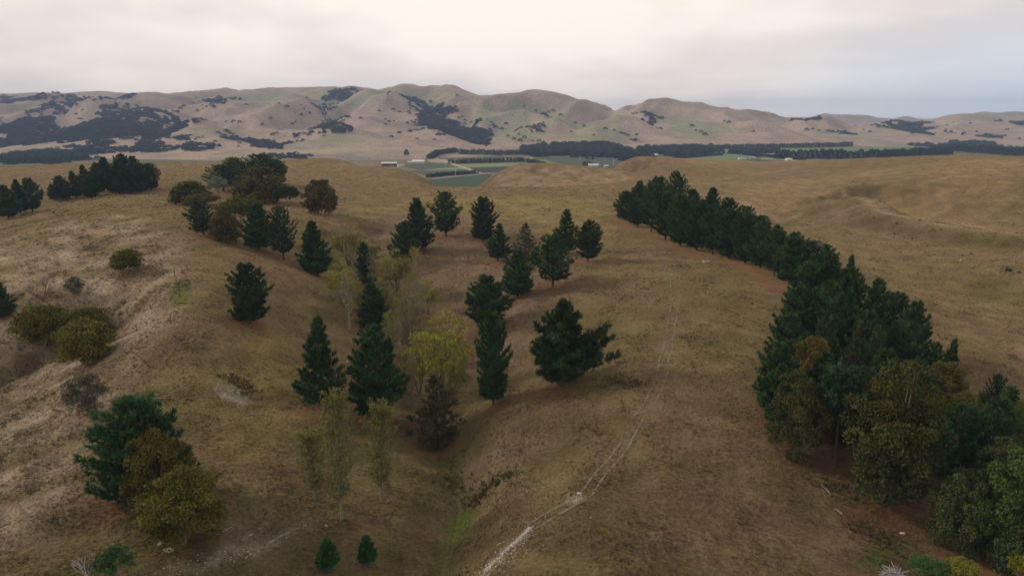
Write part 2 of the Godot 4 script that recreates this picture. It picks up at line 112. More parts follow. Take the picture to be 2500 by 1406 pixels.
	["pineB",56,-246,17.3,11,"pine_tree","tree","dark pine in the shelterbelt's front line, fourth from its far end","pines in the shelterbelt's front line"],
	["pineA",58.4,-233,17.2,10.7,"pine_tree","tree","dark pine in the shelterbelt's front line, fifth from its far end","pines in the shelterbelt's front line"],
	["pineC",61.5,-224,16.6,10.6,"pine_tree","tree","dark pine in the shelterbelt's front line, sixth from its far end","pines in the shelterbelt's front line"],
	["pineE",64.9,-217,16.1,10.5,"pine_tree","tree","dark pine in the shelterbelt's front line, seventh from its far end","pines in the shelterbelt's front line"],
	["pineB",67.7,-209,15.3,10.4,"pine_tree","tree","dark pine in the shelterbelt's front line, eighth from its far end","pines in the shelterbelt's front line"],
	["pineA",69.8,-200,14.4,10,"pine_tree","tree","dark pine in the shelterbelt's front line, ninth from its far end","pines in the shelterbelt's front line"],
	["pineC",71.8,-193,13.3,9.9,"pine_tree","tree","dark pine in the shelterbelt's front line, tenth from its far end","pines in the shelterbelt's front line"],
	["pineE",72.9,-185,12.9,9.5,"pine_tree","tree","dark pine in the shelterbelt's front line, eleventh from its far end","pines in the shelterbelt's front line"],
	["pineB",74.1,-177,12.4,10,"pine_tree","tree","dark pine in the shelterbelt's front line, twelfth from its far end","pines in the shelterbelt's front line"],
	["pineB",58.1,-309,15.8,12.9,"pine_tree","tree","dark pine in the shelterbelt's rear line, first from its far end","pines in the shelterbelt's rear line"],
	["pineA",64.2,-304,18.2,13.1,"pine_tree","tree","dark pine in the shelterbelt's rear line, second from its far end","pines in the shelterbelt's rear line"],
	["pineE",68.9,-291,21.5,13.2,"pine_tree","tree","dark pine in the shelterbelt's rear line, third from its far end","pines in the shelterbelt's rear line"],
	["pineC",73,-274,16.7,11.5,"pine_tree","tree","dark pine in the shelterbelt's rear line, fourth from its far end","pines in the shelterbelt's rear line"],
	["pineB",76.8,-261,18.6,11.6,"pine_tree","tree","dark pine in the shelterbelt's rear line, fifth from its far end","pines in the shelterbelt's rear line"],
	["pineA",78.3,-245,16.3,10.4,"pine_tree","tree","dark pine in the shelterbelt's rear line, sixth from its far end","pines in the shelterbelt's rear line"],
	["pineE",80.2,-234,15.1,10.2,"pine_tree","tree","dark pine in the shelterbelt's rear line, seventh from its far end","pines in the shelterbelt's rear line"],
	["pineC",82.1,-224,13.4,9.8,"pine_tree","tree","dark pine in the shelterbelt's rear line, eighth from its far end","pines in the shelterbelt's rear line"],
	["pineB",83.4,-212,12,9.8,"pine_tree","tree","dark pine in the shelterbelt's rear line, ninth from its far end","pines in the shelterbelt's rear line"],
	["pineA",85.4,-203,11,9.9,"pine_tree","tree","dark pine in the shelterbelt's rear line, tenth from its far end","pines in the shelterbelt's rear line"],
	["pineE",86.9,-194,10.3,9.7,"pine_tree","tree","dark pine in the shelterbelt's rear line, eleventh from its far end","pines in the shelterbelt's rear line"],
	["pineC",88.1,-187,10.9,9.2,"pine_tree","tree","dark pine in the shelterbelt's rear line, twelfth from its far end","pines in the shelterbelt's rear line"],
	["pineB",86.6,-171,12,5.1,"pine_tree","tree","slim pine standing proud on the paddock side of the shelterbelt's bend","pines in the shelterbelt's near block"],
	["pineC",66.9,-150,14.3,10.4,"pine_tree","tree","big pine at the shelterbelt's bend nearest the red earth strip","pines in the shelterbelt's near block"],
	["pineA",71.9,-150,16.1,9.3,"pine_tree","tree","tall pine behind the bend of the shelterbelt","pines in the shelterbelt's near block"],
	["pineC",56.8,-132,13.7,8.9,"pine_tree","tree","pine on the shelterbelt's left edge just below its bend","pines in the shelterbelt's near block"],
	["pineE",61.9,-130,16.1,9.8,"pine_tree","tree","spreading pine in the upper middle of the near block","pines in the shelterbelt's near block"],
	["pineA",75.5,-148,14.8,8.5,"pine_tree","tree","pine between the slim pine and the near block's tall pair","pines in the shelterbelt's near block"],
	["pineB",79.9,-144,14.8,7.5,"pine_tree","tree","pointed pine of the tall pair on the paddock side","pines in the shelterbelt's near block"],
	["pineA",82.3,-140,13.1,8.1,"pine_tree","tree","rounded pine of the tall pair on the paddock side","pines in the shelterbelt's near block"],
	["pineA",83,-134,14.4,7.1,"pine_tree","tree","broad pine at the near block's outermost right shoulder","pines in the shelterbelt's near block"],
	["pineC",49.2,-116,12.8,8.7,"pine_tree","tree","bushy pine with layered branches on the near block's left edge","pines in the shelterbelt's near block"],
	["pineC",44.2,-106,11.4,8,"pine_tree","tree","lower left edge pine with upswept branch tips","pines in the shelterbelt's near block"],
	["pineD",42.7,-101,10.1,7.1,"pine_tree","tree","lowest dark pine on the near block's left edge","pines in the shelterbelt's near block"],
	["pineE",74.4,-123,13.2,8.7,"pine_tree","tree","dark pine in front of the outermost right shoulder","pines in the shelterbelt's near block"],
	["pineB",86.3,-127,10.8,4,"pine_tree","tree","slim dark pine standing right of the near block","pines in the shelterbelt's near block"],
	["pineE",78.8,-120,11.4,4.9,"pine_tree","tree","thin pine beside the slim dark pine at the right","pines in the shelterbelt's near block"],
	["pineA",67.8,-124,13.4,7.5,"pine_tree","tree","dark pine behind the pale feathery spruces","pines in the shelterbelt's near block"],
	["pineB",69.6,-109,11.9,5.6,"pine_tree","tree","dark pine behind the big blunt gum","pines in the shelterbelt's near block"],
	["pineE",88.9,-117,9,3.9,"pine_tree","tree","pointed pine at the right near the paddock edge","pines in the shelterbelt's near block"],
	["pineC",87.6,-112,8.7,5.4,"pine_tree","tree","dark pine beside the pointed pine at the right","pines in the shelterbelt's near block"],
	["pineE",68.4,-95,11.5,7.3,"pine_tree","tree","dark blue green pine left of the pair behind the round evergreens","pines in the shelterbelt's near block"],
	["pineE",73.6,-96,13.3,8.3,"pine_tree","tree","large blue green pine right of the pair behind the round evergreens","pines in the shelterbelt's near block"],
	["pineS",50.8,-85,11.2,7.8,"pine_tree","tree","dull green pine hiding the foot of the big blunt gum","pines in the shelterbelt's near block"],
	["pineC",52.4,-108,10.3,7.6,"pine_tree","tree","dark pine behind the pale gum at the near block's front","pines in the shelterbelt's near block"],
	["pineA",57.1,-103,11,7.3,"pine_tree","tree","dark pine filling the gap right of the flat topped pine","pines in the shelterbelt's near block"],
	["pineE",61.4,-97,11.3,5.7,"pine_tree","tree","dark pine between the big blunt gum and its right neighbour","pines in the shelterbelt's near block"],
	["pineC",64.2,-94,9,5.9,"pine_tree","tree","low dark pine right of the big blunt gum's foot","pines in the shelterbelt's near block"],
	["pineC",52,-98,6.7,5.7,"pine_tree","tree","low dark pine behind the long bare trunk","pines in the shelterbelt's near block"],
	["pineB",79.2,-107,9,4.9,"pine_tree","tree","dark pine between the olive gums near the paddock","pines in the shelterbelt's near block"],
	["pineA",65.6,-112,11.1,6.9,"pine_tree","tree","dark pine behind the big blunt gum's top","pines in the shelterbelt's near block"],
	["pineC",57.9,-119,12.3,7.5,"pine_tree","tree","dark pine left of the pale feathery spruces","pines in the shelterbelt's near block"],
	["pineB",68.4,-133,14,6.7,"pine_tree","tree","tall dark pine above the pale feathery spruces","pines in the shelterbelt's near block"],
	["pineC",57.4,-88,6.7,5.3,"pine_tree","tree","dark shrubby pine beside the big blunt gum's right foot","pines in the shelterbelt's near block"],
	["tallpine",48,-92,14.9,8.1,"pine_tree","tree","flat topped pine on a long bare trunk behind the pale gum","pines in the shelterbelt's near block"],
	["spruce",65.7,-123,11.7,5.8,"spruce_tree","tree","pale feathery spruce left in the middle of the near block","pale spruces in the shelterbelt"],
	["spruce",65.9,-118,13.2,5.8,"spruce_tree","tree","pale feathery spruce right in the middle of the near block","pale spruces in the shelterbelt"],
	["red",72.5,-121,7.4,3.4,"reddish_tree","tree","reddish brown dying tree inside the near block",""],
	["gumY",51.2,-110,11.1,7.6,"gum_tree","tree","dull olive gum half hidden inside the near block's left side","gums in the shelterbelt"],
	["gumL",43.4,-94,12.2,7.8,"gum_tree","tree","pale olive gum with a forked white limb at the near block's front","gums in the shelterbelt"],
	["gumL",53.3,-87,19.1,11.1,"gum_tree","tree","big blunt olive gum, largest tree at the shelterbelt's front","gums in the shelterbelt"],
	["gumY",67.6,-101,10.5,4.9,"gum_tree","tree","olive gum right of the big blunt gum","gums in the shelterbelt"],
	["gumY",78.9,-116,9.5,7.7,"gum_tree","tree","brown olive gum at the paddock side of the lower block","gums in the shelterbelt"],
	["gumY",74.9,-105,9.2,5.7,"gum_tree","tree","olive gum behind the dark blue green pine pair","gums in the shelterbelt"],
	["gumY",85.1,-105,9.2,4.4,"gum_tree","tree","olive gum at the right edge by the paddock","gums in the shelterbelt"],
	["ever",58.5,-79,10.7,7.4,"evergreen_tree","tree","left round dark evergreen in the lower right corner","round evergreens in the lower right corner"],
	["ever",62.9,-77,14.4,9.2,"evergreen_tree","tree","front round dark evergreen in the lower right corner","round evergreens in the lower right corner"],
	["ever",71.1,-89,9.4,8.9,"evergreen_tree","tree","rear olive evergreen in the lower right corner","round evergreens in the lower right corner"],
	["leafy",50.5,-72,2.2,5,"shrub","shrub","low dark green shrub beside the heap of sticks",""],
	["leafyY",54.6,-72,2.5,4,"shrub","shrub","yellow green shrub on the bottom edge right of the sticks",""],
	["leafyY",61.8,-72,4.5,3.2,"shrub","shrub","bright yellow green shrub in the bottom right corner",""],
	["leafyY",34.4,-70,0.4,0.8,"seedling","seedling","tiny yellow green seedling at the bottom edge",""],
	["sapling",-22.3,-72,4.1,2.7,"sapling","tree","left small conical green sapling with a blue tree guard","saplings in blue guards"],
	["sapling",-17.9,-74,4.1,2.3,"sapling","tree","right small conical green sapling with a blue tree guard","saplings in blue guards"],
	["farpine",-258.3,-1698,13.7,12,"conifer_tree","tree","lone dark conifer on the far river terrace",""],
	["farround",153.7,-1404,9.4,21.6,"dark_tree","tree","small dark clump of trees beside the white farm cottage",""]
]
const LINES := {"track": [-3.8,-68,2.6,-78,9.3,-82,14.3,-90,20.3,-101,25.1,-110,29.7,-125,35.2,-144,41.2,-165,44,-183,45.9,-207,44.1,-219],
	"chalk": [-3.8,-68,-1,-73,2.6,-78],
	"chalk2": [8.1,-81,9.5,-83],
	"gully": [-8.8,-67,-8.9,-79,-7.5,-94,-9.7,-105,-13.5,-118,-22.9,-153,-32.3,-179,-46.9,-212,-59.4,-232,-71.1,-256],
	"gullyb": [-32.3,-179,-31.1,-210,-44,-246,-58.5,-278],
	"crease": [-108.6,-129,-107.8,-135,-101.1,-144,-90,-148],
	"green": [-9,-77,-8,-84,-7.2,-93],
	"green2": [-10.4,-105,-11.3,-111],
	"green3": [-77.9,-156,-73.7,-146],
	"green5": [47.2,-76,50.5,-78,51.9,-77],
	"green6": [43.7,-73,46.2,-74],
	"rough": [43.3,-88,45.9,-87,47.5,-85],
	"rough2": [44.4,-80,47.2,-79,49.9,-78],
	"rough3": [-11,-104,-9.2,-100],
	"rough4": [-6.4,-96,-4.2,-96],
	"rough5": [-53.2,-118,-49.9,-118,-47.2,-115],
	"rough6": [17.4,-118,22.5,-113],
	"rough7": [-3.9,-97,-0.6,-96],
	"rough9": [-107.1,-134,-102.9,-141],
	"green4": [16.5,-127,17.6,-120],
	"litter": [45.3,-283,49.7,-256,54.4,-229,61.1,-208,66.1,-196,69,-184,70,-173],
	"litter2": [70.4,-191,69.9,-177,69.6,-171],
	"litter3": [45.4,-81,49.9,-81,53.2,-84],
	"litter4": [40.7,-101,42.4,-95,48,-92,52.1,-90],
	"litter5": [53.7,-76,59.4,-75,64.3,-76],
	"litter6": [72.3,-159,74.8,-139,74.5,-122,62.6,-107,55.4,-115,69.2,-100,73.3,-98],
	"litter7": [-100.9,-216,-88.6,-211,-70.7,-210,-58.4,-206],
	"wheel": [-36.6,-68,-33.6,-71,-30.8,-74,-26.9,-81],
	"wheel2": [-38.4,-68,-35.5,-71,-32.6,-76],
	"spoil": [-15.8,-129,-13.5,-131],
	"rightcrest": [146,-375,162.4,-380,218,-460,175,-322,186.7,-293,202.6,-266],
	"rill": [3.6,-500,12.6,-531,22.1,-550],
	"rill2": [17.7,-495,29.9,-530,37.7,-554],
	"rill3": [-18.4,-561,-4.9,-552,3.9,-555],
	"rill4": [44.6,-499,57.2,-535,65.8,-555],
	"rgully": [142.2,-365,162.6,-386,210.9,-463,239.7,-483,260.4,-490],
	"paddockline": [125.9,-529,198.6,-608,257.7,-649,303.3,-689],
	"paddockline2": [120.8,-507,192.5,-539,240.1,-537,239.3,-482],
	"scrubbank": [146.8,-374,150.7,-441,127.7,-475],
	"knobline": [-69.5,-972,-13.6,-574,16.5,-557],
	"knobline2": [3,-501,28.8,-539,50.1,-564]}
const AREAS := {"straw": [-63.4,-70,-161.6,-199,-155.2,-215,-146.9,-232,-133.4,-241,-115.3,-219,-99.6,-202,-78.5,-154,-69.1,-132,-73.2,-126,-65.6,-111,-64.8,-94,-53.9,-70],
	"pink": [-65.6,-271,-50.5,-337,0,-275,22.2,-213,15.8,-170,4.6,-145,-5.8,-130,-9.8,-155,-22.9,-194,-39.3,-238],
	"pink2": [-37,-67,-46.2,-79,-36.8,-79,-27,-90,-21.9,-83,-26.6,-70],
	"pink3": [-11.8,-105,0,-108,7.1,-110,14.5,-113,5.3,-101,-4.4,-94],
	"bare": [-54.4,-115,-52.4,-117,-49.1,-115,-46.2,-112,-48.3,-110,-52.3,-112],
	"litterblock": [57.7,-146,83.4,-180,93.8,-147,91.4,-115,72.6,-93,62.3,-94,49.1,-93,43.2,-97,42.5,-106],
	"orange": [114.7,-425,222.3,-575,432.6,-586,207.7,-273,187,-309,230,-474,149,-380],
	"knobpink": [-69.5,-972,-13.5,-567,0,-560,19.8,-557,56.3,-559,82.2,-555,96.2,-522,59.1,-496,0,-451],
	"greenwash": [-76.6,-296,-54.9,-367,0,-367,48.1,-349,40.2,-266,26,-212,16.3,-270,-42.3,-353,-61,-289],
	"greenwash2": [-57.3,-120,-54,-136,-41.6,-146,-39.6,-116,-32.3,-88,-43.5,-90]}
const POSTS := [
	[-81.7,-161,2.17],
	[-70,-134,2.05],
	[-78.9,-137,1.68],
	[-63.8,-119,1.24],
	[-115.1,-157,1.44],
	[32.5,-228,1.12]
]
const FALLEN := [
	[-42.3,-120,3.74,0.1,"bleached fallen branch lying left of the tall pointed gully pine"],
	[-44.9,-108,2.19,0.7,"short pale branch on the grass below the bare chalky patch"],
	[-60,-109,2.21,0.15,"thin grey stick lying above the wide corner pine"],
	[-36.3,-76,2.13,1.0,"pale straight stick lying right of the largest corner gum"],
	[-87.1,-205,5.44,0.3,"grey fallen timber under the lower grove"],
	[-80.9,-208,2.92,0.5,"short fallen log right of the lower grove timber"],
	[43.8,-86,1.88,1.9,"thin white stick on the grass before the big blunt gum"],
	[43.8,-82,1.53,2.1,"crooked white stick near the reddish ground in the lower right"],
	[-18.2,-91,1.42,0.8,"fallen twig at the foot of the dark leaved poplar"],
	[-58.8,-75,1.75,1.2,"grey stick in the straw left of the wide corner pine"]
]
const ROCKS := [
	[-40.8,-71,1.36,"larger pale flat rock below the largest corner gum"],
	[-42.1,-72,1.12,"smaller pale flat rock below the largest corner gum"],
	[-44.8,-74,0.89,"low pale rock left of the corner gum's foot"],
	[51.8,-80,0.86,"pale upright rock beside the reddish ground at lower right"],
	[-36.9,-144,0.78,"white boulder on the gully's left bank"],
	[-35.2,-149,0.8,"second white boulder on the gully's left bank beside the broad pine"],
	[9.1,-83,0.8,"white rock lying in the wheel track"],
	[10,-77,0.28,"small white stone right of the wheel track"],
	[-24.9,-81,0.49,"pale stone between the two saplings and the tall poplar"]
]
const COWS := [
	[172,-303,1.45,0.4,"black","upper left black cow on the paddock's crest"],
	[167.7,-296,1.07,2.6,"black","black calf just below the upper left cow"],
	[182.2,-303,1.27,-0.6,"black","black cow at the crest right of the upper left cow"],
	[168.8,-284,1.36,0.5,"black","black cow standing below the crest pair"],
	[172.8,-252,1.21,0.2,"black","black cow above the white animal"],
	[168.1,-250,1,1.1,"black","small dark calf above the white animal"],
	[161.9,-217,2.3,-0.35,"black","largest nearest black cow at the right edge"],
	[163.8,-215,1.29,3.0,"brown","brown cow at the right edge behind the nearest cow"],
	[165.7,-223,1.07,0.3,"brown","brown calf above the nearest black cow"],
	[160.4,-239,1.29,0.9,"white","white faced pale animal among the black cattle"],
	[204.9,-274,1,0,"black","distant dark cow near the right edge crest"]
]
const BENCH := [59.7,-204]
const STICKS := [45.9,-71]
const FIELDS := [
	["dkgreen",[-133.1,-1065.6,-42.6,-1196,23,-966.4,-135,-835.9],"dark green crop field seen through the saddle"],
	["slate",[-221.2,-1410.7,-173.5,-1504.9,-104.1,-1373.8,-173.5,-1284.1],"grey green vineyard block beside the barns"],
	["ltgreen",[-167.4,-1284.1,-101.7,-1373.8,-76.4,-1316.3,-134.2,-1243.4],"pale green grass strip between vineyard blocks"],
	["slate",[-182.1,-1253.3,-77.3,-1305.4,-60.1,-1205.2,-133.9,-1127.1],"grey green vineyard block behind the hedge"],
	["ltgreen",[-115.7,-1449.6,35.3,-1490.7,33.1,-1398.2,-87.9,-1350.2],"light green paddock behind the small dark vineyard"],
	["dkslate",[-80.9,-1338.7,41,-1385.9,21.9,-1233.6,-52.3,-1224],"dark vineyard block right of the lane"],
	["tan",[-199.9,-1612.3,-168.6,-1680.8,-124,-1476.7,-176.1,-1504.9],"tan paddock left of the long hedge"],
	["slate",[-186.4,-1717.2,-26.2,-1774.8,-21.8,-1680.8,-171.2,-1628.9],"orchard block in front of the tree line"],
	["tan",[-19.8,-1680.8,50.7,-1717.2,47.6,-1612.3,-16.8,-1580.1],"straw coloured strip beside the orchard"],
	["slate",[57.5,-1680.8,217.1,-1736,263.2,-1580.1,202.2,-1338.7,59.5,-1436.4],"wide grey green vineyard before the dark wood"],
	["ltgreen",[47.1,-1596,75.4,-1596,102,-1436.4,58.4,-1410.7],"light green wedge at the vineyard's left corner"],
	["green",[399.4,-1736,583,-1902.4,619.7,-1774.8,579,-1628.9,371.3,-1612.3],"green paddock beyond the brown spur"],
	["dkgreen",[371.3,-1612.3,577.1,-1628.9,583.7,-1519.4,343.7,-1490.7],"dark strip of crop below the green paddock"],
	["green",[594.4,-2103.6,1158.4,-2317.7,1104.1,-2131.8,631.5,-1949.1],"long bright green paddock between two shelterbelts"],
	["green",[1243.6,-2460.5,1762.4,-2805.8,1515.5,-2387,1116.6,-2131.8],"green paddock right of the long shelterbelt"],
	["tan",[664.8,-1879.9,726.1,-1925.5,680.4,-1774.8,631.6,-1755.2],"small straw paddock beside the homestead trees"],
	["tan",[642.7,-1612.3,962.5,-1717.2,1169.3,-1836.4,1273.5,-1755.2,821.9,-1463,605.6,-1463],"pale stubble field behind the right hill crest"],
	["tan",[1808.8,-2907.6,2298.6,-3135.1,1925.1,-2621.9,1576.2,-2460.5],"pale paddock near the far right edge"],
	["ltgreen",[624.7,-1736,684.5,-1680.8,634.7,-1580.1,575,-1596],"small light green lawn by the homestead"],
	["pale",[-596.7,-1842,-450.6,-1914,-226,-2022,-121.1,-2058,-263.2,-1788,-440.8,-1740],"pale green terrace strip below the hills"]
]
const LANES := [
	[[-127.2,-1080.4,-68.9,-1160.6,-39,-1196],5,"pale farm lane above the dark green field"],
	[[-52.1,-1187,-95.9,-1350.2,-137.9,-1504.9,-180.7,-1645.8],6,"lane running between the vineyard blocks"]
]
const BELTS := [
	[[-135.6,-1119.1,-103.4,-1160.6,-60.3,-1196],6,6,"hedge","low dark hedge tree along the lane above the dark field"],
	[[-128.1,-1463,-62.3,-1504.9,18.3,-1549.1],9,8,"hedge","dark tree in the clipped windbreak behind the pale paddock"],
	[[-196.3,-1645.8,-184.3,-1736,-147.7,-1815.4],13,10,"round","tree in the dark row above the barns"],
	[[-130.8,-1774.8,-53.5,-1815.4,38.3,-1857.9],13,9,"round","bushy tree in the row behind the orchard"],
	[[18.7,-1580.1,44.1,-1490.7,66.2,-1398.2],8,9,"round","tree in the short row at the vineyard's left corner"],
	[[247.3,-1580.1,258.4,-1534.1,268.2,-1463],11,7,"hedge","tree in the windbreak at the vineyard's right corner"],
	[[634.1,-2190.4,873.3,-2284.5,1167.5,-2387],14,9,"hedge","conifer in the straight shelterbelt under the far hills"],
	[[598.3,-1879.9,683.8,-1902.4,737.4,-1925.5],16,12,"round","round tree in the row left of the great shelterbelt"],
	[[631.6,-1645.8,714.1,-1612.3,848.4,-1596,992.5,-1698.8,1143.2,-1815.4],22,11,"pine","tall pine of the great shelterbelt behind the right hill"],
	[[1284.5,-2023.4,1304.7,-1925.5,1294.2,-1755.2],20,11,"pine","pine of the shelterbelt at the right edge of the valley"],
	[[360.3,-1973.2,458.1,-2103.6,564.6,-2131.8,623,-2160.7],18,11,"round","tree of the homestead belt beyond the brown spur"],
	[[388.7,-1645.8,455.9,-1717.2,545.9,-1815.4],7,9,"round","bush on the edge of the green paddock"],
	[[610.1,-1815.4,621.2,-1755.2,662.7,-1580.1],8,8,"hedge","low tree along the homestead drive"]
]
const WOODS := [
	[[1383.7,-2454,1492.2,-2442,1467.8,-2322,1382.5,-2196,1385.9,-2406],9,"thin dark hedge band on the right valley floor"],
	[[1590.1,-2508,1691.1,-2550,1689.6,-2502,1575.2,-2460],11,"loose line of trees under the far right hills"],
	[[29.5,-1926,65.3,-2220,124.6,-2232,193.1,-2190,354.9,-2304,306.4,-1926,331.2,-1650,266.3,-1554,222.9,-1800,83,-1758],16,"dark conifer wood on the valley floor below the hills"],
	[[397.2,-1926,544.1,-2256,636.9,-2256,521.9,-1884,396.3,-1722],15,"mixed grey green wood around the far homestead"],
	[[1393.3,-2256,1579.1,-2490,1702.9,-2478,1409.5,-2082],14,"grey green clump of trees on the right valley floor"],
	[[-1147.8,-1554,-1246.3,-1776,-1255.9,-1854,-1124.1,-1782,-968.3,-1524,-971.9,-1416],17,"dark trees at the left foot of the hills"]
]
const BUSH := [
	[[-2109.3,-2898,-1750.8,-2526,-1569.3,-2448,-1412.6,-2424,-1329.3,-2478,-1082.2,-2316,-1109.5,-2178,-1152.8,-2070,-1381.6,-2142,-1482.3,-2016],10,0.95,"broad dark bush filling the left hill basin"],
	[[-2045.7,-3000,-2122.9,-3216,-2099,-3300,-2045.3,-3402,-1733.6,-2856,-1986,-3084,-1979,-2970,-1732,-2538],9,0.8,"dark bush on the far left spur"],
	[[-2056.7,-3462,-1679.8,-3162,-1673.7,-3120,-1683,-2844],9,0.85,"bush strip along the left skyline ridge"],
	[[-2705,-3744,-2597.2,-3792,-2216.1,-3204,-2230.3,-3078],9,0.85,"bush on the far left skyline"],
	[[-2574.3,-3774,-2369.2,-3798,-2106,-3312,-2210.6,-3210],8,0.7,"thin bush band left of the ridge saddle"],
	[[-1658.5,-2820,-1641.1,-2904,-1590.5,-3030,-1356.7,-2748,-1302.7,-2766,-1054.8,-2352,-1010.9,-2334,-1123.3,-2346,-1326.5,-2472,-1364.3,-2316],9,0.72,"ragged bush over the rounded left hill"],
	[[-1511,-3462,-1421.6,-3564,-1214.2,-2982,-1279.5,-3018],9,0.8,"bush in the notch below the middle skyline"],
	[[-1319.7,-2112,-1199.9,-2046,-1119.7,-1974,-1022.6,-1770,-1122,-1782],8,0.8,"left scrub patch on the low front hills"],
	[[-1123.6,-1992,-1041.7,-2064,-916.3,-1848,-1026.2,-1818],8,0.85,"middle scrub patch on the low front hills"],
	[[-962.6,-1968,-923.4,-2070,-841.9,-1956,-813.6,-1842,-898.9,-1848],7,0.85,"purplish right scrub patch on the low front hills"],
	[[-1261.6,-2268,-1103.7,-2166,-1061,-2064,-1135.4,-2064],7,0.8,"small upper scrub patch on the low front hills"],
	[[-1101.1,-2208,-983.9,-2166,-960.9,-2100,-1059.2,-2136],6,0.7,"thin scrub line on the low front ridge"],
	[[-960.3,-2286,-894.9,-2352,-738.8,-2238,-654.7,-1938,-729.4,-2034,-851.8,-2142],8,0.75,"bush running down beside the low front ridge"],
	[[-755.8,-2358,-704.1,-2352,-663.8,-2304,-731.9,-2304],8,0.7,"small bush patch below the bare middle hill"],
	[[-799.8,-2868,-682.9,-2712,-529.4,-2334,-572.2,-2274,-636.2,-2304],9,0.9,"dark bush block at the foot of the middle gully"],
	[[-928.2,-3576,-796,-3558,-723,-3258,-838.6,-3450,-927.9,-3450],9,0.95,"dark bush on the skyline left of the highest hill"],
	[[-865.1,-3078,-894.3,-3432,-764.3,-3126,-687.9,-2712],8,0.4,"scattered bush down the middle gully"],
	[[-540,-3066,-495.8,-3432,-322.6,-3180,-250.8,-2874,-220.9,-2802,-163,-2790,-72.5,-2634,-78.9,-2316,-95,-2244,-175.2,-2490,-223.3,-2460,-294.3,-2520,-365.1,-2850,-395.6,-3186,-451.7,-3252],10,0.93,"large dark bush gully below the highest hill"],
	[[9.5,-2718,75.5,-2586,109.8,-2502,98,-2460,56.2,-2526],8,0.8,"bush clump on the round green spur"],
	[[64.1,-2748,76.7,-2742,125.3,-2520,115.8,-2472],7,0.6,"bush strip on the right of the green spur"],
	[[96.8,-3204,115.8,-3216,159.9,-3198,133.7,-2802],8,0.8,"upper bush strip on the brown middle hill"],
	[[284.6,-2904,301.9,-2724,295.7,-2694,274.9,-2706],8,0.85,"small dark clump on the right middle hill"],
	[[475.2,-2730,630,-3150,599.1,-2976,481.3,-2718],9,0.95,"dark oblong plantation on the right hill's face"],
	[[391.7,-2574,426.7,-2604,485.2,-2544,461.8,-2538],7,0.5,"scrub down the gully between the right hills"],
	[[1678.6,-3138,1822.1,-3276,2406.1,-4236,1765.9,-2994,1595,-2736,1819.9,-3234,1561.3,-2886],10,0.95,"dark plantation along the small cone's ridges"],
	[[1284,-2808,1346.1,-2850,1329,-2742,1249.5,-2694],9,0.85,"dark bush at the foot of the right hills"],
	[[2488.8,-3648,2479.6,-3402,2412.3,-3306,2512.2,-3624],10,0.95,"dark plantation on the far right skyline"],
	[[1314.2,-3216,1292.5,-2976,1268.5,-2934,1227,-2958],9,0.9,"blue dark plantation behind the long right ridge"],
	[[1892.1,-2814,2015.2,-2892,1920.6,-2742,1816.1,-2694],8,0.8,"bush patch under the far right hill"],
	[[-655.5,-1710,-609.2,-1752,-550.6,-1698,-483.7,-1674,-455.7,-1608,-581.2,-1614],6,0.8,"low scrub along the river terrace edge"]
]
const HILL_TINTS := [
	["sage",[-118.4,-3144,-18.4,-3168,16.1,-2760,-13.6,-2322,-86.6,-2268,-164.4,-2820]],
	["sage",[27.8,-3198,149.6,-3222,269.9,-3090,111,-2364,-20.4,-2322,0,-2742]],
	["sage",[715.3,-3150,850.1,-3108,857,-2718,705.6,-2454,552,-2412]],
	["sage",[-1657.5,-3732,-993.5,-3666,-803.5,-3576,-483.7,-3498,-290.3,-3354,-183.2,-3168,-273.1,-3144,-529.2,-3054,-1070.5,-3366,-1506.7,-3384]],
	["sage",[269.9,-3090,392.7,-2694,462.8,-2544,171.3,-2244]],
	["sage",[-627.5,-2280,-550.9,-2298,-367.6,-2160,-602.5,-2094]],
	["terrace",[-572.3,-1734,-418.4,-1776,-280.7,-1908,-130.5,-2016,-299.1,-2034,-467.3,-1986,-617.8,-1908]],
	["scarp",[-544.9,-1680,-401.7,-1704,-296.3,-1734,-271.3,-1584,-495.4,-1524]]
]
const SCRUB := [-1624.6,-2436,-1741.4,-2814,-1715.7,-2814,-1018.2,-2568,-990.4,-2550,-1137.8,-2796,-930,-2706,-949.2,-2874,-1152.5,-3060,-864.3,-2886,-572.6,-2658,-548.2,-2904,-499,-2964,-471.7,-2952,-426.5,-2934,-386.9,-2838,-426.1,-3036,-484,-2676,-215.7,-2850,-190.2,-2838,-164.4,-2820,-138.5,-2796,-202.8,-2856,-63.9,-2736,-39.9,-2730,-24.2,-2760,-14,-2382,6.9,-2340,27.3,-2328,43.1,-2448,69,-2352,90.9,-2346,115,-2628,167.6,-3204,185.4,-3192,213.7,-3114,217.6,-3066,219.8,-2592,55.9,-3210,350.9,-2634,719.7,-2802,724.5,-2754,737.9,-2730,701.5,-2538,896.4,-2958,852.9,-2760,909,-2634,1189.4,-2826,1211.3,-2820,1231.4,-2808,1472,-2928,1455.5,-2844,1920.7,-3162,1903.5,-3072,2225.5,-3534,2222.3,-3402,2011.5,-3030,1874.1,-2898,2296,-3246,1777.1,-2934,-867.8,-2808,-870.3,-2772,-1420.6,-3054,-1496.3,-3312,-1421.9,-3024,-789.6,-2250,-606.3,-2250,-244.1,-2190,-296.3,-2178,-407.6,-2358,-87.3,-2718,-107.4,-2622,-899.5,-2526,-918.7,-2880,-1265.1,-2988,293,-2502,263,-2910,381.4,-2610]
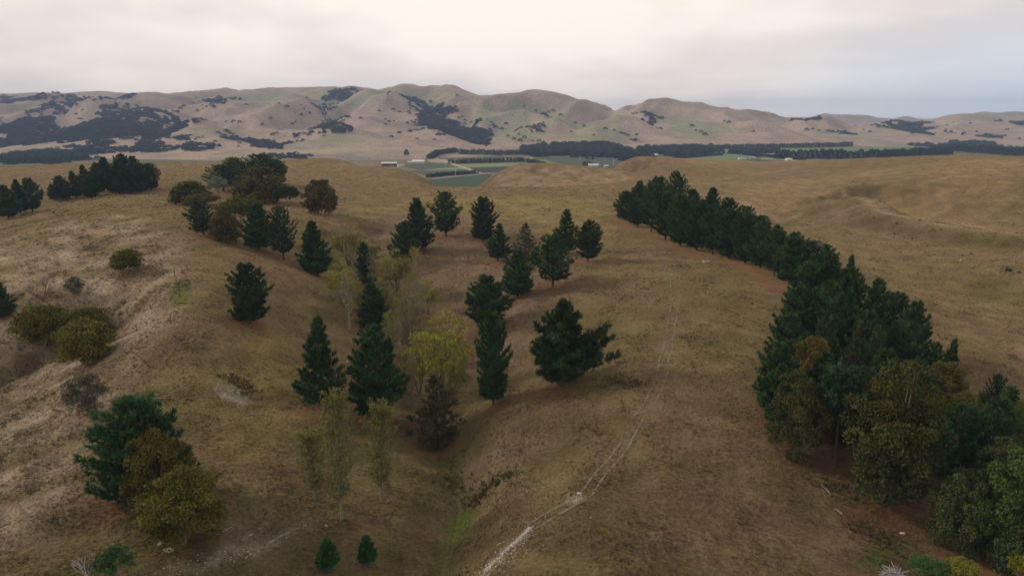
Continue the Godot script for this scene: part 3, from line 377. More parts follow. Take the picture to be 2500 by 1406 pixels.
const BLD := [
	[-248.2,-1398.2,30,11,5,0.15,"white","maroon","barn","long maroon barn with white roof at the saddle's left"],
	[-197.3,-1463,26,14,5,-0.1,"white","cream","shed","wide white roofed shed among the trees"],
	[-221.2,-1373.8,12,8,3.5,0.4,"grey","white","farmhouse","small pale farmhouse between the barn and shed"],
	[-218.3,-1476.7,8,6,3,0.2,"white","cream","farm_shed","tiny white shed behind the farmhouse"],
	[161.8,-1373.8,20,8,3.6,-0.05,"white","white","cottage","white cottage beside the dark clump in the saddle"],
	[183.9,-1350.2,8,6,3.2,0.5,"white","grey","farm_shed","small white shed right of the white cottage"],
	[355.9,-1774.8,34,9,3.4,0,"white","cream","packing_shed","long low white building beyond the brown spur"],
	[327.2,-1755.2,18,8,3.2,0.05,"grey","white","packing_shed","shorter low building left of the long white one"],
	[301.1,-2131.8,90,12,3.5,0,"white","cream","glasshouse","very long low pale building behind the dark wood"],
	[538.9,-1925.5,12,8,3.6,0.3,"white","white","farmhouse","white farmhouse under the homestead trees"],
	[535.1,-1612.3,16,8,3.4,0.1,"grey","white","farmhouse","white houses' left one at the green paddock's foot"],
	[565.5,-1628.9,12,8,3.4,-0.2,"grey","cream","farmhouse","cream house right of the white house by the paddock"],
	[631,-1580.1,14,8,3.4,0.25,"white","white","farmhouse","white house below the great shelterbelt"],
	[1419.8,-2757.5,16,8,3,0.1,"white","white","farmhouse","pale far house on the right green paddock"]
]
const FANS := [
	[-128.2,-1327.5,"slim white frost fan on the left vineyard block"],
	[-93.1,-1135.3,"slim white frost fan above the dark green field"],
	[28,-1436.4,"slim white frost fan behind the small dark vineyard"],
	[154.9,-1580.1,"slim white left frost fan on the wide vineyard"],
	[181.4,-1519.4,"slim white middle frost fan on the wide vineyard"],
	[207,-1410.7,"slim white right frost fan on the wide vineyard"],
	[546.3,-1973.2,"slim white white frost fan mast beside the homestead"]
]

var rng := RandomNumberGenerator.new()
var used := {}
var mats := {}
var protos := {}
var n_big := FastNoiseLite.new()
var n_mid := FastNoiseLite.new()
var n_fine := FastNoiseLite.new()
var near_g: PackedFloat32Array
var hill_g: PackedFloat32Array
const NG := [-700.0, -1100.0, 7.5, 202, 162]      # x0, z0, step, columns, rows of the near height grid
const HG := [-4400.0, -5400.0, 40.0, 221, 103]
# maps of what lies on the near ground, one metre a cell
const MX := -330
const MZ := -760
const MW := 760
const MH := 770
var lay := {}
var GREENS := []
var RUTS := []

func _ready():
	rng.seed = 7
	setup_camera_and_light()
	n_big.seed = 3; n_big.frequency = 0.011; n_big.fractal_octaves = 3
	n_mid.seed = 5; n_mid.frequency = 0.06; n_mid.fractal_octaves = 3
	n_fine.seed = 9; n_fine.frequency = 0.28; n_fine.fractal_octaves = 2
	make_materials()
	near_g = solve_grid(NEAR_W, NEAR_P, 100.0, NG)
	hill_g = solve_grid(HILL_W, HILL_P, 1000.0, HG)
	paint_maps()
	build_near_ground()
	build_hills()
	build_valley()
	make_protos()
	build_trees()
	build_bush()
	build_grass()
	build_small_things()
	build_cattle()

# ---------------------------------------------------------------- camera, sky, sun
func setup_camera_and_light():
	var cam := Camera3D.new(); cam.name = "camera"
	cam.position = Vector3(0, CAM_Y, 0); cam.rotation_degrees.x = -13.9
	cam.fov = 45.73; cam.near = 0.5; cam.far = 20000.0
	add_child(cam); cam.current = true
	var e := Environment.new()
	e.background_mode = Environment.BG_SKY
	var sky := Sky.new(); var pm := PanoramaSkyMaterial.new()
	pm.panorama = ImageTexture.create_from_image(sky_image())
	sky.sky_material = pm; e.sky = sky
	e.tonemap_mode = Environment.TONE_MAPPER_LINEAR
	e.tonemap_exposure = 1.35; e.background_energy_multiplier = 0.74
	e.sdfgi_enabled = true; e.ssao_enabled = true; e.ssil_enabled = true
	e.fog_enabled = true; e.fog_density = 0.0001; e.fog_light_color = Color(0.74, 0.84, 1.0)
	var we := WorldEnvironment.new(); we.name = "world"; we.environment = e; add_child(we)
	var sun := DirectionalLight3D.new(); sun.name = "sun"
	sun.light_energy = 0.5; sun.light_angular_distance = 12.0; sun.light_color = Color(1.0, 0.95, 0.88); sun.shadow_enabled = true
	add_child(sun)
	sun.look_at_from_position(Vector3.ZERO, -Vector3(-0.86, 0.47, -0.2), Vector3.UP)

func sky_image() -> Image:
	var w := 2048; var h := 1024
	var img := Image.create_empty(w, h, false, Image.FORMAT_RGBF)
	var n := FastNoiseLite.new(); n.seed = 21; n.frequency = 0.55; n.fractal_octaves = 5; n.fractal_gain = 0.55
	var m := FastNoiseLite.new(); m.seed = 4; m.frequency = 0.16; m.fractal_octaves = 3
	var cream := Vector3(1.0, 0.895, 0.81)
	var grey := Vector3(0.72, 0.66, 0.65)
	var blue := Vector3(0.7, 0.77, 0.85)
	var top := Vector3(0.55, 0.535, 0.54)
	var sun_at := Vector3(-0.05, 0.5, -0.87).normalized()
	for y in h:
		var el := (0.5 - (y + 0.5) / h) * PI
		if el < -0.12:
			img.fill_rect(Rect2i(0, y, w, h - y), Color(0.12, 0.1, 0.07))
			break
		var ce := cos(el); var se := sin(el)
		for x in w:
			var az := (x + 0.5) / w * TAU
			var d := Vector3(sin(az) * ce, se, -cos(az) * ce)
			var k := 1.0 / (maxf(se, 0.0) + 0.045)
			var p := Vector2(d.x, d.z) * k
			var a := n.get_noise_3d(d.x * 3.4, se * 10.0 + d.x * 0.8, d.z * 3.4)
			var b := m.get_noise_3d(p.x * 0.9, p.y * 0.9, 3.0)
			var g := clampf(0.4 + a * 1.7 + b * 1.1, 0.0, 1.0)
			var c := cream.lerp(grey, g * 0.78)
			c = c.lerp(top, smoothstep(0.10, 0.75, se) * 0.85)
			# bluish rain haze low in the sky to the right of the light
			var r := smoothstep(0.22, 0.6, d.x) * (1.0 - smoothstep(0.03, 0.16, se))
			c = c.lerp(blue, r * (0.95 - 0.2 * g))
			var lit := d.dot(sun_at)
			c *= 1.0 + 0.16 * smoothstep(0.72, 1.0, lit) - 0.10 * (1.0 - smoothstep(-0.6, 0.6, lit))
			img.set_pixel(x, y, Color(c.x, c.y, c.z))
	return img

# ---------------------------------------------------------------- naming and adding
func numbered(called: String) -> String:
	var k: int = used.get(called, 0)
	used[called] = k + 1
	return called if k == 0 else "%s_%03d" % [called, k]

func tag(o: Node, label: String, category: String, group := "", kind := ""):
	if label: o.set_meta("label", label)
	if category: o.set_meta("category", category)
	if group: o.set_meta("group", group)
	if kind: o.set_meta("kind", kind)

func thing(called: String, at: Vector3, turn := 0.0) -> Node3D:
	var o := Node3D.new(); o.name = numbered(called); add_child(o)
	o.position = at; o.rotation.y = turn
	return o

func part(parent: Node3D, called: String, mesh: Mesh, mat: Material, at := Vector3.ZERO) -> MeshInstance3D:
	var o := MeshInstance3D.new(); o.name = called; o.mesh = mesh; o.material_override = mat
	o.position = at
	parent.add_child(o, true)
	return o

func solo(called: String, mesh: Mesh, mat: Material, at := Vector3.ZERO) -> MeshInstance3D:
	var o := MeshInstance3D.new(); o.name = numbered(called); o.mesh = mesh; o.material_override = mat
	o.position = at
	add_child(o)
	return o

# ---------------------------------------------------------------- materials
func lin(r: float, g: float, b: float) -> Color:
	return Color(r, g, b).linear_to_srgb()

func plain(called: String, c: Color, rough := 0.9) -> StandardMaterial3D:
	var m := StandardMaterial3D.new()
	m.albedo_color = c; m.roughness = rough; m.metallic_specular = 0.25
	mats[called] = m
	return m

func tinted(called: String, rough := 0.85, back := Color.BLACK) -> StandardMaterial3D:
	var m := plain(called, Color.WHITE, rough)
	m.vertex_color_use_as_albedo = true
	if back != Color.BLACK:
		m.backlight_enabled = true; m.backlight = back
	return m

func noise_image(size: int, sd: int, freq: float, oct: int, lo: float, hi: float, sx := 1.0) -> Image:
	var n := FastNoiseLite.new(); n.seed = sd; n.frequency = freq; n.fractal_octaves = oct; n.fractal_gain = 0.6
	var src := n.get_seamless_image(size, size)
	if sx != 1.0:
		src.resize(size, int(size / sx)); var big := Image.create_empty(size, size, false, Image.FORMAT_L8)
		src.convert(Image.FORMAT_L8)
		for k in int(sx): big.blit_rect(src, Rect2i(0, 0, size, int(size / sx)), Vector2i(0, k * int(size / sx)))
		src = big
	src.convert(Image.FORMAT_L8)
	var d := src.get_data()
	for i in d.size():
		d[i] = int(255.0 * lerpf(lo, hi, smoothstep(0.12, 0.88, d[i] / 255.0)))
	return Image.create_from_data(size, size, false, Image.FORMAT_L8, d)

func make_materials():
	var g := tinted("ground", 0.95)
	g.albedo_texture = ImageTexture.create_from_image(noise_image(1024, 31, 0.03, 5, 0.8, 1.0))
	g.uv1_scale = Vector3(1, 1, 1)
	g.detail_enabled = true; g.detail_blend_mode = BaseMaterial3D.BLEND_MODE_MUL
	g.detail_albedo = ImageTexture.create_from_image(noise_image(512, 77, 0.02, 4, 0.8, 1.0))
	g.detail_uv_layer = BaseMaterial3D.DETAIL_UV_2
	g.heightmap_enabled = true; g.heightmap_scale = 9.0
	g.heightmap_texture = ImageTexture.create_from_image(noise_image(1024, 31, 0.03, 5, 0.0, 1.0))
	g.rim_enabled = true; g.rim = 0.5; g.rim_tint = 1.0
	g.albedo_color = lin(DRY.r, DRY.g, DRY.b)
	g.metallic_specular = 0.1
	var hl := tinted("hill", 0.95)
	hl.albedo_texture = ImageTexture.create_from_image(noise_image(1024, 12, 0.025, 5, 0.78, 1.0))
	hl.metallic_specular = 0.1
	tinted("pine", 0.7, Color(0.12, 0.16, 0.08))
	tinted("leaf", 0.75, Color(0.22, 0.22, 0.1))
	tinted("pale_leaf", 0.75, Color(0.4, 0.4, 0.2))
	tinted("wood", 0.9)
	tinted("bush", 0.85)
	tinted("grass", 0.9, Color(0.25, 0.22, 0.14))
	tinted("coat", 0.7)
	plain("plank", lin(0.42, 0.36, 0.3), 0.85)
	plain("concrete", lin(0.42, 0.4, 0.37), 0.9)
	plain("post", lin(0.1, 0.085, 0.07), 0.95)
	plain("guard", lin(0.02, 0.13, 0.42), 0.5)
	plain("white_paint", lin(0.78, 0.77, 0.74), 0.5)
	plain("grey_paint", lin(0.35, 0.36, 0.37), 0.5)
	plain("cream_paint", lin(0.55, 0.5, 0.42), 0.7)
	plain("maroon_paint", lin(0.12, 0.045, 0.045), 0.7)
	plain("dark_glass", lin(0.03, 0.035, 0.04), 0.15)
	plain("steel", lin(0.6, 0.6, 0.6), 0.4)
	plain("lane", lin(0.4, 0.35, 0.28), 0.95)
	tinted("rock", 0.95)
	for f in {"dkgreen": [0.045, 0.075, 0.035], "slate": [0.075, 0.09, 0.06], "dkslate": [0.04, 0.055, 0.045], "ltgreen": [0.2, 0.23, 0.1], "green": [0.13, 0.2, 0.09], "tan": [0.33, 0.26, 0.17], "pale": [0.33, 0.31, 0.18]}.keys():
		var q: Array = {"dkgreen": [0.045, 0.075, 0.035], "slate": [0.075, 0.09, 0.06], "dkslate": [0.04, 0.055, 0.045], "ltgreen": [0.2, 0.23, 0.1], "green": [0.13, 0.2, 0.09], "tan": [0.33, 0.26, 0.17], "pale": [0.33, 0.31, 0.18]}[f]
		var m := plain("field_" + f, lin(q[0] * 1.35, q[1] * 1.35, q[2] * 1.3), 0.95)
		m.albedo_texture = mats.hill.albedo_texture
		m.uv1_triplanar = true; m.uv1_world_triplanar = true; m.uv1_scale = Vector3(0.012, 0.012, 0.012)

# ---------------------------------------------------------------- ground heights
func solve_grid(w: Array, p: Array, scale: float, g: Array) -> PackedFloat32Array:
	# thin-plate surface through the surveyed points, sampled on a regular grid
	var n := w.size() / 3
	var xs := PackedFloat64Array(); var zs := PackedFloat64Array(); var ws := PackedFloat64Array()
	for k in n:
		xs.append(w[3 * k] / scale); zs.append(w[3 * k + 1] / scale); ws.append(w[3 * k + 2])
	var out := PackedFloat32Array(); out.resize(g[3] * g[4])
	var p0: float = p[0]; var p1: float = p[1]; var p2: float = p[2]
	var nx: int = g[3]; var nz: int = g[4]
	var run := func(j: int):
		var z: float = (g[1] + j * g[2]) / scale
		for i in nx:
			var x: float = (g[0] + i * g[2]) / scale
			var s := p0 + p1 * x + p2 * z
			for k in n:
				var dx := x - xs[k]; var dz := z - zs[k]
				var r := dx * dx + dz * dz + 1e-12
				s += ws[k] * r * log(r)
			out[j * nx + i] = s
	for j in nz: run.call(j)
	return out

func cubic(a: float, b: float, c: float, d: float, t: float) -> float:
	return b + 0.5 * t * (c - a + t * (2.0 * a - 5.0 * b + 4.0 * c - d + t * (3.0 * (b - c) + d - a)))

func grid_at(a: PackedFloat32Array, g: Array, x: float, z: float) -> float:
	var nx: int = g[3]; var nz: int = g[4]
	var fx := clampf((x - g[0]) / g[2], 1.0, nx - 2.001); var fz := clampf((z - g[1]) / g[2], 1.0, nz - 2.001)
	var i := int(fx); var j := int(fz); var t := fx - i; var o := (j - 1) * nx + i
	var r0 := cubic(a[o - 1], a[o], a[o + 1], a[o + 2], t); o += nx
	var r1 := cubic(a[o - 1], a[o], a[o + 1], a[o + 2], t); o += nx
	var r2 := cubic(a[o - 1], a[o], a[o + 1], a[o + 2], t); o += nx
	var r3 := cubic(a[o - 1], a[o], a[o + 1], a[o + 2], t)
	return cubic(r0, r1, r2, r3, fz - j)

func near_y(x: float, z: float) -> float:
	var y := grid_at(near_g, NG, x, z)
	y += n_mid.get_noise_2d(x * 0.9, z * 0.9) * 0.55 + n_fine.get_noise_2d(x * 0.7, z * 0.7) * 0.16
	if x > MX + 1 and x < MX + MW - 2 and z > MZ + 1 and z < MZ + MH - 2:
		y += at_map("raise", x, z) - at_map("carve", x, z)
		var s := at_map("straw", x, z)
		if s > 0.01:   # stepped sheep tracks and slumped ridges
			var q := x * 0.88 + z * 0.47 + n_mid.get_noise_2d(x * 0.45, z * 0.45) * 9.0
			y += s * (0.3 * sin(q * 0.66) + 0.16 * sin(q * 1.9 + 1.0)) * (0.6 + n_mid.get_noise_2d(z * 0.8, x * 0.8))
	return y

func folds(x: float, z: float) -> float:
	var wx := x + 90.0 * sin(z * 0.0041 + 1.3) + 60.0 * sin(x * 0.0052 + z * 0.0027)
	var wz := z + 90.0 * sin(x * 0.0038 + 0.7) + 50.0 * sin(z * 0.0063 - x * 0.0031)
	var a := 1.0 - absf(sin(wx * 0.0085 + wz * 0.0028))
	var b := 1.0 - absf(sin(wx * 0.0062 - wz * 0.0061 + 2.1))
	var c := 1.0 - absf(sin(wx * 0.0171 + wz * 0.0052 + 0.6))
	var d := 1.0 - absf(sin(wx * 0.0047 + wz * 0.0118 + 4.0))
	return 46.0 * (a - 0.36) + 26.0 * (b - 0.36) + 14.0 * (c - 0.36) + 18.0 * (d - 0.36)

func hill_y(x: float, z: float) -> float:
	var h := grid_at(hill_g, HG, x, z)
	return h + (1.0 - 0.5 * smoothstep(1100.0, 1700.0, x)) * (folds(x, z) + n_big.get_noise_2d(x * 0.55, z * 0.55) * 6.0) * smoothstep(FLOOR_Y + 8.0, FLOOR_Y + 75.0, h) * (1.0 - 0.55 * smoothstep(110.0, 190.0, h))

func land_y(x: float, z: float) -> float:
	if z > -1090.0 and x > -690.0 and x < 790.0: return maxf(near_y(x, z), FLOOR_Y)
	if z < -1320.0: return maxf(hill_y(x, z), FLOOR_Y)
	return FLOOR_Y

# ---------------------------------------------------------------- maps of the near ground
func new_map(called: String):
	var a := PackedFloat32Array(); a.resize(MW * MH); lay[called] = a

func at_map(called: String, x: float, z: float) -> float:
	var a: PackedFloat32Array = lay[called]
	var fx := x - MX; var fz := z - MZ
	if fx < 0 or fz < 0 or fx >= MW - 1 or fz >= MH - 1: return 0.0
	var i := int(fx); var j := int(fz); var o := j * MW + i
	fx -= i; fz -= j
	return lerpf(lerpf(a[o], a[o + 1], fx), lerpf(a[o + MW], a[o + MW + 1], fx), fz)

func stamp(called: String, x: float, z: float, r: float, v: float, ragged := 0.0):
	var a: PackedFloat32Array = lay[called]
	for j in range(maxi(0, int(z - r - MZ)), mini(MH, int(z + r - MZ) + 2)):
		for i in range(maxi(0, int(x - r - MX)), mini(MW, int(x + r - MX) + 2)):
			var px: float = i + MX; var pz: float = j + MZ
			var d := Vector2(px - x, pz - z).length() / r
			if ragged > 0.0: d += ragged * n_mid.get_noise_2d(px * 2.2, pz * 2.2)
			if d < 1.0:
				var o := j * MW + i
				a[o] = maxf(a[o], v * (1.0 - smoothstep(0.35, 1.0, d)))

func stamp_line(called: String, pts: Array, r: float, v: float, ragged := 0.0):
	for k in range(0, pts.size() - 2, 2):
		var a := Vector2(pts[k], pts[k + 1]); var b := Vector2(pts[k + 2], pts[k + 3])
		var n := int(a.distance_to(b) / (r * 0.4)) + 1
		for s in n + 1:
			var p := a.lerp(b, float(s) / n)
			stamp(called, p.x, p.y, r, v, ragged)

func poly(pts: Array) -> PackedVector2Array:
	var p := PackedVector2Array()
	for k in range(0, pts.size(), 2): p.append(Vector2(pts[k], pts[k + 1]))
	return p

func bounds(p: PackedVector2Array) -> Rect2:
	var r := Rect2(p[0], Vector2.ZERO)
	for q in p: r = r.expand(q)
	return r

func stamp_area(called: String, pts: Array, v: float, soft: int):
	var p := poly(pts); var b := bounds(p).grow(soft + 1)
	var a: PackedFloat32Array = lay[called]
	var i0 := maxi(0, int(b.position.x - MX)); var i1 := mini(MW - 1, int(b.end.x - MX))
	var j0 := maxi(0, int(b.position.y - MZ)); var j1 := mini(MH - 1, int(b.end.y - MZ))
	for j in range(j0, j1):
		for i in range(i0, i1):
			var x: float = i + MX; var z: float = j + MZ
			var q := Vector2(x + soft * 1.6 * n_mid.get_noise_2d(x, z), z + soft * 1.6 * n_mid.get_noise_2d(z + 300.0, x))
			if Geometry2D.is_point_in_polygon(q, p): a[j * MW + i] = maxf(a[j * MW + i], v)

func soften(called: String, r: int):
	var a: PackedFloat32Array = lay[called]
	for axis in [1, MW]:
		var b := a.duplicate()
		for i in range(r * axis, a.size() - r * axis):
			var s := 0.0
			for k in range(-r, r + 1): s += b[i + k * axis]
			a[i] = s / (2 * r + 1)

func paint_maps():
	for k in ["carve", "raise", "straw", "pink", "bare", "litter", "green", "track", "chalk", "orange", "wash", "pale", "knob"]: new_map(k)
	stamp_line("carve", LINES.gully, 7.0, 1.9, 0.3); stamp_line("carve", LINES.gully, 2.4, 3.0, 0.3)
	stamp_line("carve", LINES.gullyb, 4.0, 1.5, 0.3); stamp_line("carve", LINES.crease, 3.2, 2.0, 0.3)
	stamp_line("carve", LINES.track, 1.6, 0.12)
	for k in ["rill", "rill2", "rill3", "rill4"]: stamp_line("carve", LINES[k], 6.0, 1.6, 0.3)
	stamp_line("carve", LINES.rgully, 13.0, 4.5, 0.25); stamp_line("carve", LINES.rgully, 4.0, 5.5, 0.3)
	stamp_line("raise", LINES.rightcrest, 17.0, 5.0, 0.1); soften("raise", 3); soften("carve", 1)
	stamp_area("straw", AREAS.straw, 1.0, 4); soften("straw", 3)
	for k in ["pink", "pink2", "pink3"]: stamp_area("pink", AREAS[k], 1.0, 6)
	soften("pink", 4)
	stamp_area("knob", AREAS.knobpink, 1.0, 5); soften("knob", 3)
	stamp_area("bare", AREAS.bare, 1.0, 1)
	stamp_area("orange", AREAS.orange, 1.0, 6); soften("orange", 5)
	for k in ["greenwash", "greenwash2"]: stamp_area("wash", AREAS[k], 1.0, 7)
	soften("wash", 5)
	stamp_area("litter", AREAS.litterblock, 0.9, 2)
	stamp_line("litter", LINES.litter, 5.5, 1.15, 0.35); stamp_line("litter", LINES.litter2, 5.5, 1.0, 0.3)
	stamp_line("litter", LINES.litter3, 3.4, 0.9, 0.4); stamp_line("litter", LINES.litter4, 3.0, 0.8, 0.4)
	stamp_line("litter", LINES.litter5, 3.0, 0.8, 0.4); stamp_line("litter", LINES.litter6, 7.0, 0.9, 0.3); stamp_line("litter", LINES.litter7, 4.5, 0.6, 0.5)
	stamp_line("green", LINES.green, 2.4, 1.0, 0.5); stamp_line("green", LINES.green2, 2.2, 0.9, 0.5)
	stamp_line("green", LINES.green3, 3.2, 0.7, 0.5); stamp_line("green", LINES.green4, 4.0, 0.6, 0.6)
	stamp_line("green", LINES.green5, 2.2, 0.9, 0.5); stamp_line("green", LINES.green6, 2.2, 0.7, 0.5)
	stamp_line("green", LINES.gully, 1.8, 0.35, 0.8)
	# two wheel marks of the farm track
	var t: Array = LINES.track
	for side in [-0.85, 0.85]:
		var q := []
		for k in range(0, t.size(), 2):
			var a := Vector2(t[k], t[k + 1]); var b := Vector2(t[mini(k + 2, t.size() - 2)], t[mini(k + 3, t.size() - 1)])
			if k + 2 >= t.size(): b = a + (a - Vector2(t[k - 2], t[k - 1]))
			var nrm := (b - a).normalized().orthogonal()
			q.append(a.x + nrm.x * side); q.append(a.y + nrm.y * side)
		stamp_line("track", q, 0.95, 0.35, 0.5)
		RUTS.append(q)
	stamp_line("chalk", LINES.chalk2, 0.8, 0.8, 0.6)
	stamp_line("chalk", LINES.wheel, 0.9, 0.4, 0.9); stamp_line("chalk", LINES.wheel2, 0.7, 0.3, 0.9)
	stamp_line("pale", LINES.paddockline, 3.0, 0.6, 0.6); stamp_line("pale", LINES.paddockline2, 2.6, 0.6, 0.6)
	stamp_line("pale", LINES.rightcrest, 2.6, 0.6, 0.6); stamp_line("pale", LINES.scrubbank, 3.0, 0.7, 0.6)
	stamp_line("pale", LINES.knobline, 4.0, 0.5, 0.6); stamp_line("pale", LINES.knobline2, 4.0, 0.4, 0.6)
	for r in TREES:   # fallen needles and leaf litter on the ground round each tree
		var kind: String = r[0]
		var pine := kind.begins_with("pine") or kind == "tallpine"
		var v := 0.75 if pine else 0.4
		if r[2] > MZ + 20.0: stamp("litter", r[1] - 0.5, r[2] + r[4] * 0.12, r[4] * (0.62 if pine else 0.5), v, 0.45)

const OLIVE := Color(0.15, 0.122, 0.05)
const TAN := Color(0.205, 0.143, 0.078)
const BROWN := Color(0.16, 0.104, 0.066)
const STRAW := Color(0.41, 0.325, 0.23)
const PINK := Color(0.205, 0.135, 0.098)
const ORANGE := Color(0.315, 0.208, 0.095)
const LITTER := Color(0.18, 0.078, 0.048)
const GREEN := Color(0.075, 0.115, 0.022)
const WASH := Color(0.265, 0.208, 0.072)
const CHALK := Color(0.5, 0.45, 0.38)
const TRACK := Color(0.2, 0.163, 0.105)
const BARE := Color(0.4, 0.33, 0.28)

const RED := Color(0.185, 0.112, 0.074)
const MOSS := Color(0.125, 0.118, 0.04)
const DRY := Color(0.95, 0.68, 0.34)

func ground_color(x: float, z: float) -> Color:
	var a := n_big.get_noise_2d(x, z); var b := n_mid.get_noise_2d(x, z); var c := n_fine.get_noise_2d(x, z)
	var q := n_big.get_noise_2d(x * 2.7 + 500.0, z * 2.7)
	var col := OLIVE.lerp(TAN, smoothstep(-0.45, 0.5, a + b * 0.6))
	col = col.lerp(BROWN, smoothstep(0.05, 0.5, q + b * 0.3) * 0.7)
	col = col.lerp(RED, smoothstep(0.0, 0.45, n_big.get_noise_2d(x * 1.6 - 900.0, z * 1.6) + b * 0.35) * 0.55)
	col = col.lerp(MOSS, smoothstep(0.1, 0.5, n_big.get_noise_2d(x * 1.3 + 90.0, z * 1.3 + 700.0) + b * 0.3) * 0.5)
	col = col.lerp(WASH, at_map("wash", x, z) * clampf(0.75 + b * 0.6, 0.0, 1.0))
	col = col.lerp(PINK, at_map("pink", x, z) * clampf(0.65 + b * 0.6, 0.0, 1.0))
	col = col.lerp(ORANGE, at_map("orange", x, z) * clampf(0.6 + a * 0.5 + b * 0.4, 0.0, 1.0))
	var s := at_map("straw", x, z)
	if s > 0.01:
		var w := x * 0.88 + z * 0.47 + n_mid.get_noise_2d(x * 0.45, z * 0.45) * 9.0
		col = col.lerp(STRAW, s * clampf(0.62 + 0.16 * sin(w * 0.66 + 0.4) + b * 1.1, 0.05, 1.0))
	if z < -720.0: col = col.lerp(ORANGE, smoothstep(-720.0, -760.0, z) * 0.6)
	col = col.lerp(Color(0.37, 0.25, 0.165), at_map("knob", x, z) * clampf(0.7 + b * 0.9, 0.0, 1.0))
	col = col.lerp(STRAW, at_map("pale", x, z) * 0.8)
	col = col.lerp(GREEN, clampf(at_map("green", x, z) * (0.9 + b), 0.0, 1.0))
	col = col.lerp(LITTER, clampf(at_map("litter", x, z) * (0.95 + b * 0.6), 0.0, 0.92))
	col = col.lerp(TRACK, at_map("track", x, z) * 0.5)
	col = col.lerp(BARE, at_map("bare", x, z) * clampf(0.8 + c, 0.0, 1.0))
	col = col.lerp(CHALK, clampf(at_map("chalk", x, z) * (0.55 + c * 1.6), 0.0, 0.95))
	var k := 0.95 + c * 0.15 + b * 0.14
	return Color(col.r * k, col.g * k, col.b * k)

func steps(parts: Array) -> PackedFloat32Array:
	# parts: [from, to, step] laid end to end
	var o := PackedFloat32Array()
	for p in parts:
		var n := int(round(absf(p[1] - p[0]) / p[2]))
		for k in n: o.append(lerpf(p[0], p[1], float(k) / n))
	o.append(parts[-1][1])
	return o

func sheet(xs: PackedFloat32Array, zs: PackedFloat32Array, height: Callable, colour: Callable, uv1: float, uv2: float) -> ArrayMesh:
	var nx := xs.size(); var nz := zs.size()
	var v := PackedVector3Array(); v.resize(nx * nz)
	var nrm := PackedVector3Array(); nrm.resize(nx * nz)
	var c := PackedColorArray(); c.resize(nx * nz)
	var u := PackedVector2Array(); u.resize(nx * nz)
	var u2 := PackedVector2Array(); u2.resize(nx * nz)
	for j in nz:
		for i in nx:
			var o := j * nx + i; var x := xs[i]; var z := zs[j]
			v[o] = Vector3(x, height.call(x, z), z)
			u[o] = Vector2(x, z) / uv1; u2[o] = Vector2(x * 0.8 + z * 0.6, z * 0.8 - x * 0.6) / uv2
	for j in nz:
		for i in nx:
			var o := j * nx + i
			var l := v[o - 1 if i > 0 else o]; var r := v[o + 1 if i < nx - 1 else o]
			var b := v[o - nx if j > 0 else o]; var f := v[o + nx if j < nz - 1 else o]
			var n := (f - b).cross(r - l)
			nrm[o] = (n if n.y > 0.0 else -n).normalized()
			c[o] = colour.call(v[o], nrm[o])
	var idx := PackedInt32Array(); idx.resize((nx - 1) * (nz - 1) * 6)
	var k := 0
	for j in nz - 1:
		for i in nx - 1:
			var o := j * nx + i
			idx[k] = o; idx[k + 1] = o + nx; idx[k + 2] = o + 1
			idx[k + 3] = o + 1; idx[k + 4] = o + nx; idx[k + 5] = o + nx + 1
			k += 6
	var arr := []; arr.resize(Mesh.ARRAY_MAX)
	arr[Mesh.ARRAY_VERTEX] = v; arr[Mesh.ARRAY_NORMAL] = nrm; arr[Mesh.ARRAY_COLOR] = c; arr[Mesh.ARRAY_TEX_UV] = u; arr[Mesh.ARRAY_TEX_UV2] = u2; arr[Mesh.ARRAY_INDEX] = idx
	var m := ArrayMesh.new(); m.add_surface_from_arrays(Mesh.PRIMITIVE_TRIANGLES, arr)
	return m

func build_near_ground():
	var xs := steps([[-690, -250, 8.0], [-250, -110, 2.0], [-110, 110, 0.95], [110, 250, 2.0], [250, 790, 8.0]])
	var zs := steps([[90, -40, 6.0], [-40, -150, 0.9], [-150, -310, 1.6], [-310, -520, 3.5], [-520, -1090, 8.0]])
	var tone := func(p: Vector3, _n: Vector3):
		var c := ground_color(p.x, p.z)
		return Color(c.r / DRY.r, c.g / DRY.g, c.b / DRY.b)
	var m := sheet(xs, zs, near_y, tone, 31.0, 131.0)
	var o := solo("ground", m, mats.ground); tag(o, "dry grassy ridge and gully in the foreground", "", "", "structure")
	var tr := Soup.new()
	for k in RUTS.size():
		var r := ribbon(RUTS[k], 0.34, Color(0.178, 0.147, 0.097), 0.45, 3.0 + k); tr.v.append_array(r.v); tr.c.append_array(r.c)
	for e in [["chalk", 0.42, 0.16], ["wheel", 0.28, -0.05], ["wheel2", 0.25, -0.12]]:
		var r := ribbon(LINES[e[0]], e[1], CHALK if e[0].begins_with("chalk") else Color(0.22, 0.175, 0.13), e[2], 11.0); tr.v.append_array(r.v); tr.c.append_array(r.c)
	var to := solo("farm_track", finish(tr.v, tr.c), mats.rock); tag(to, "worn double wheel track curving up the ridge", "", "", "structure")

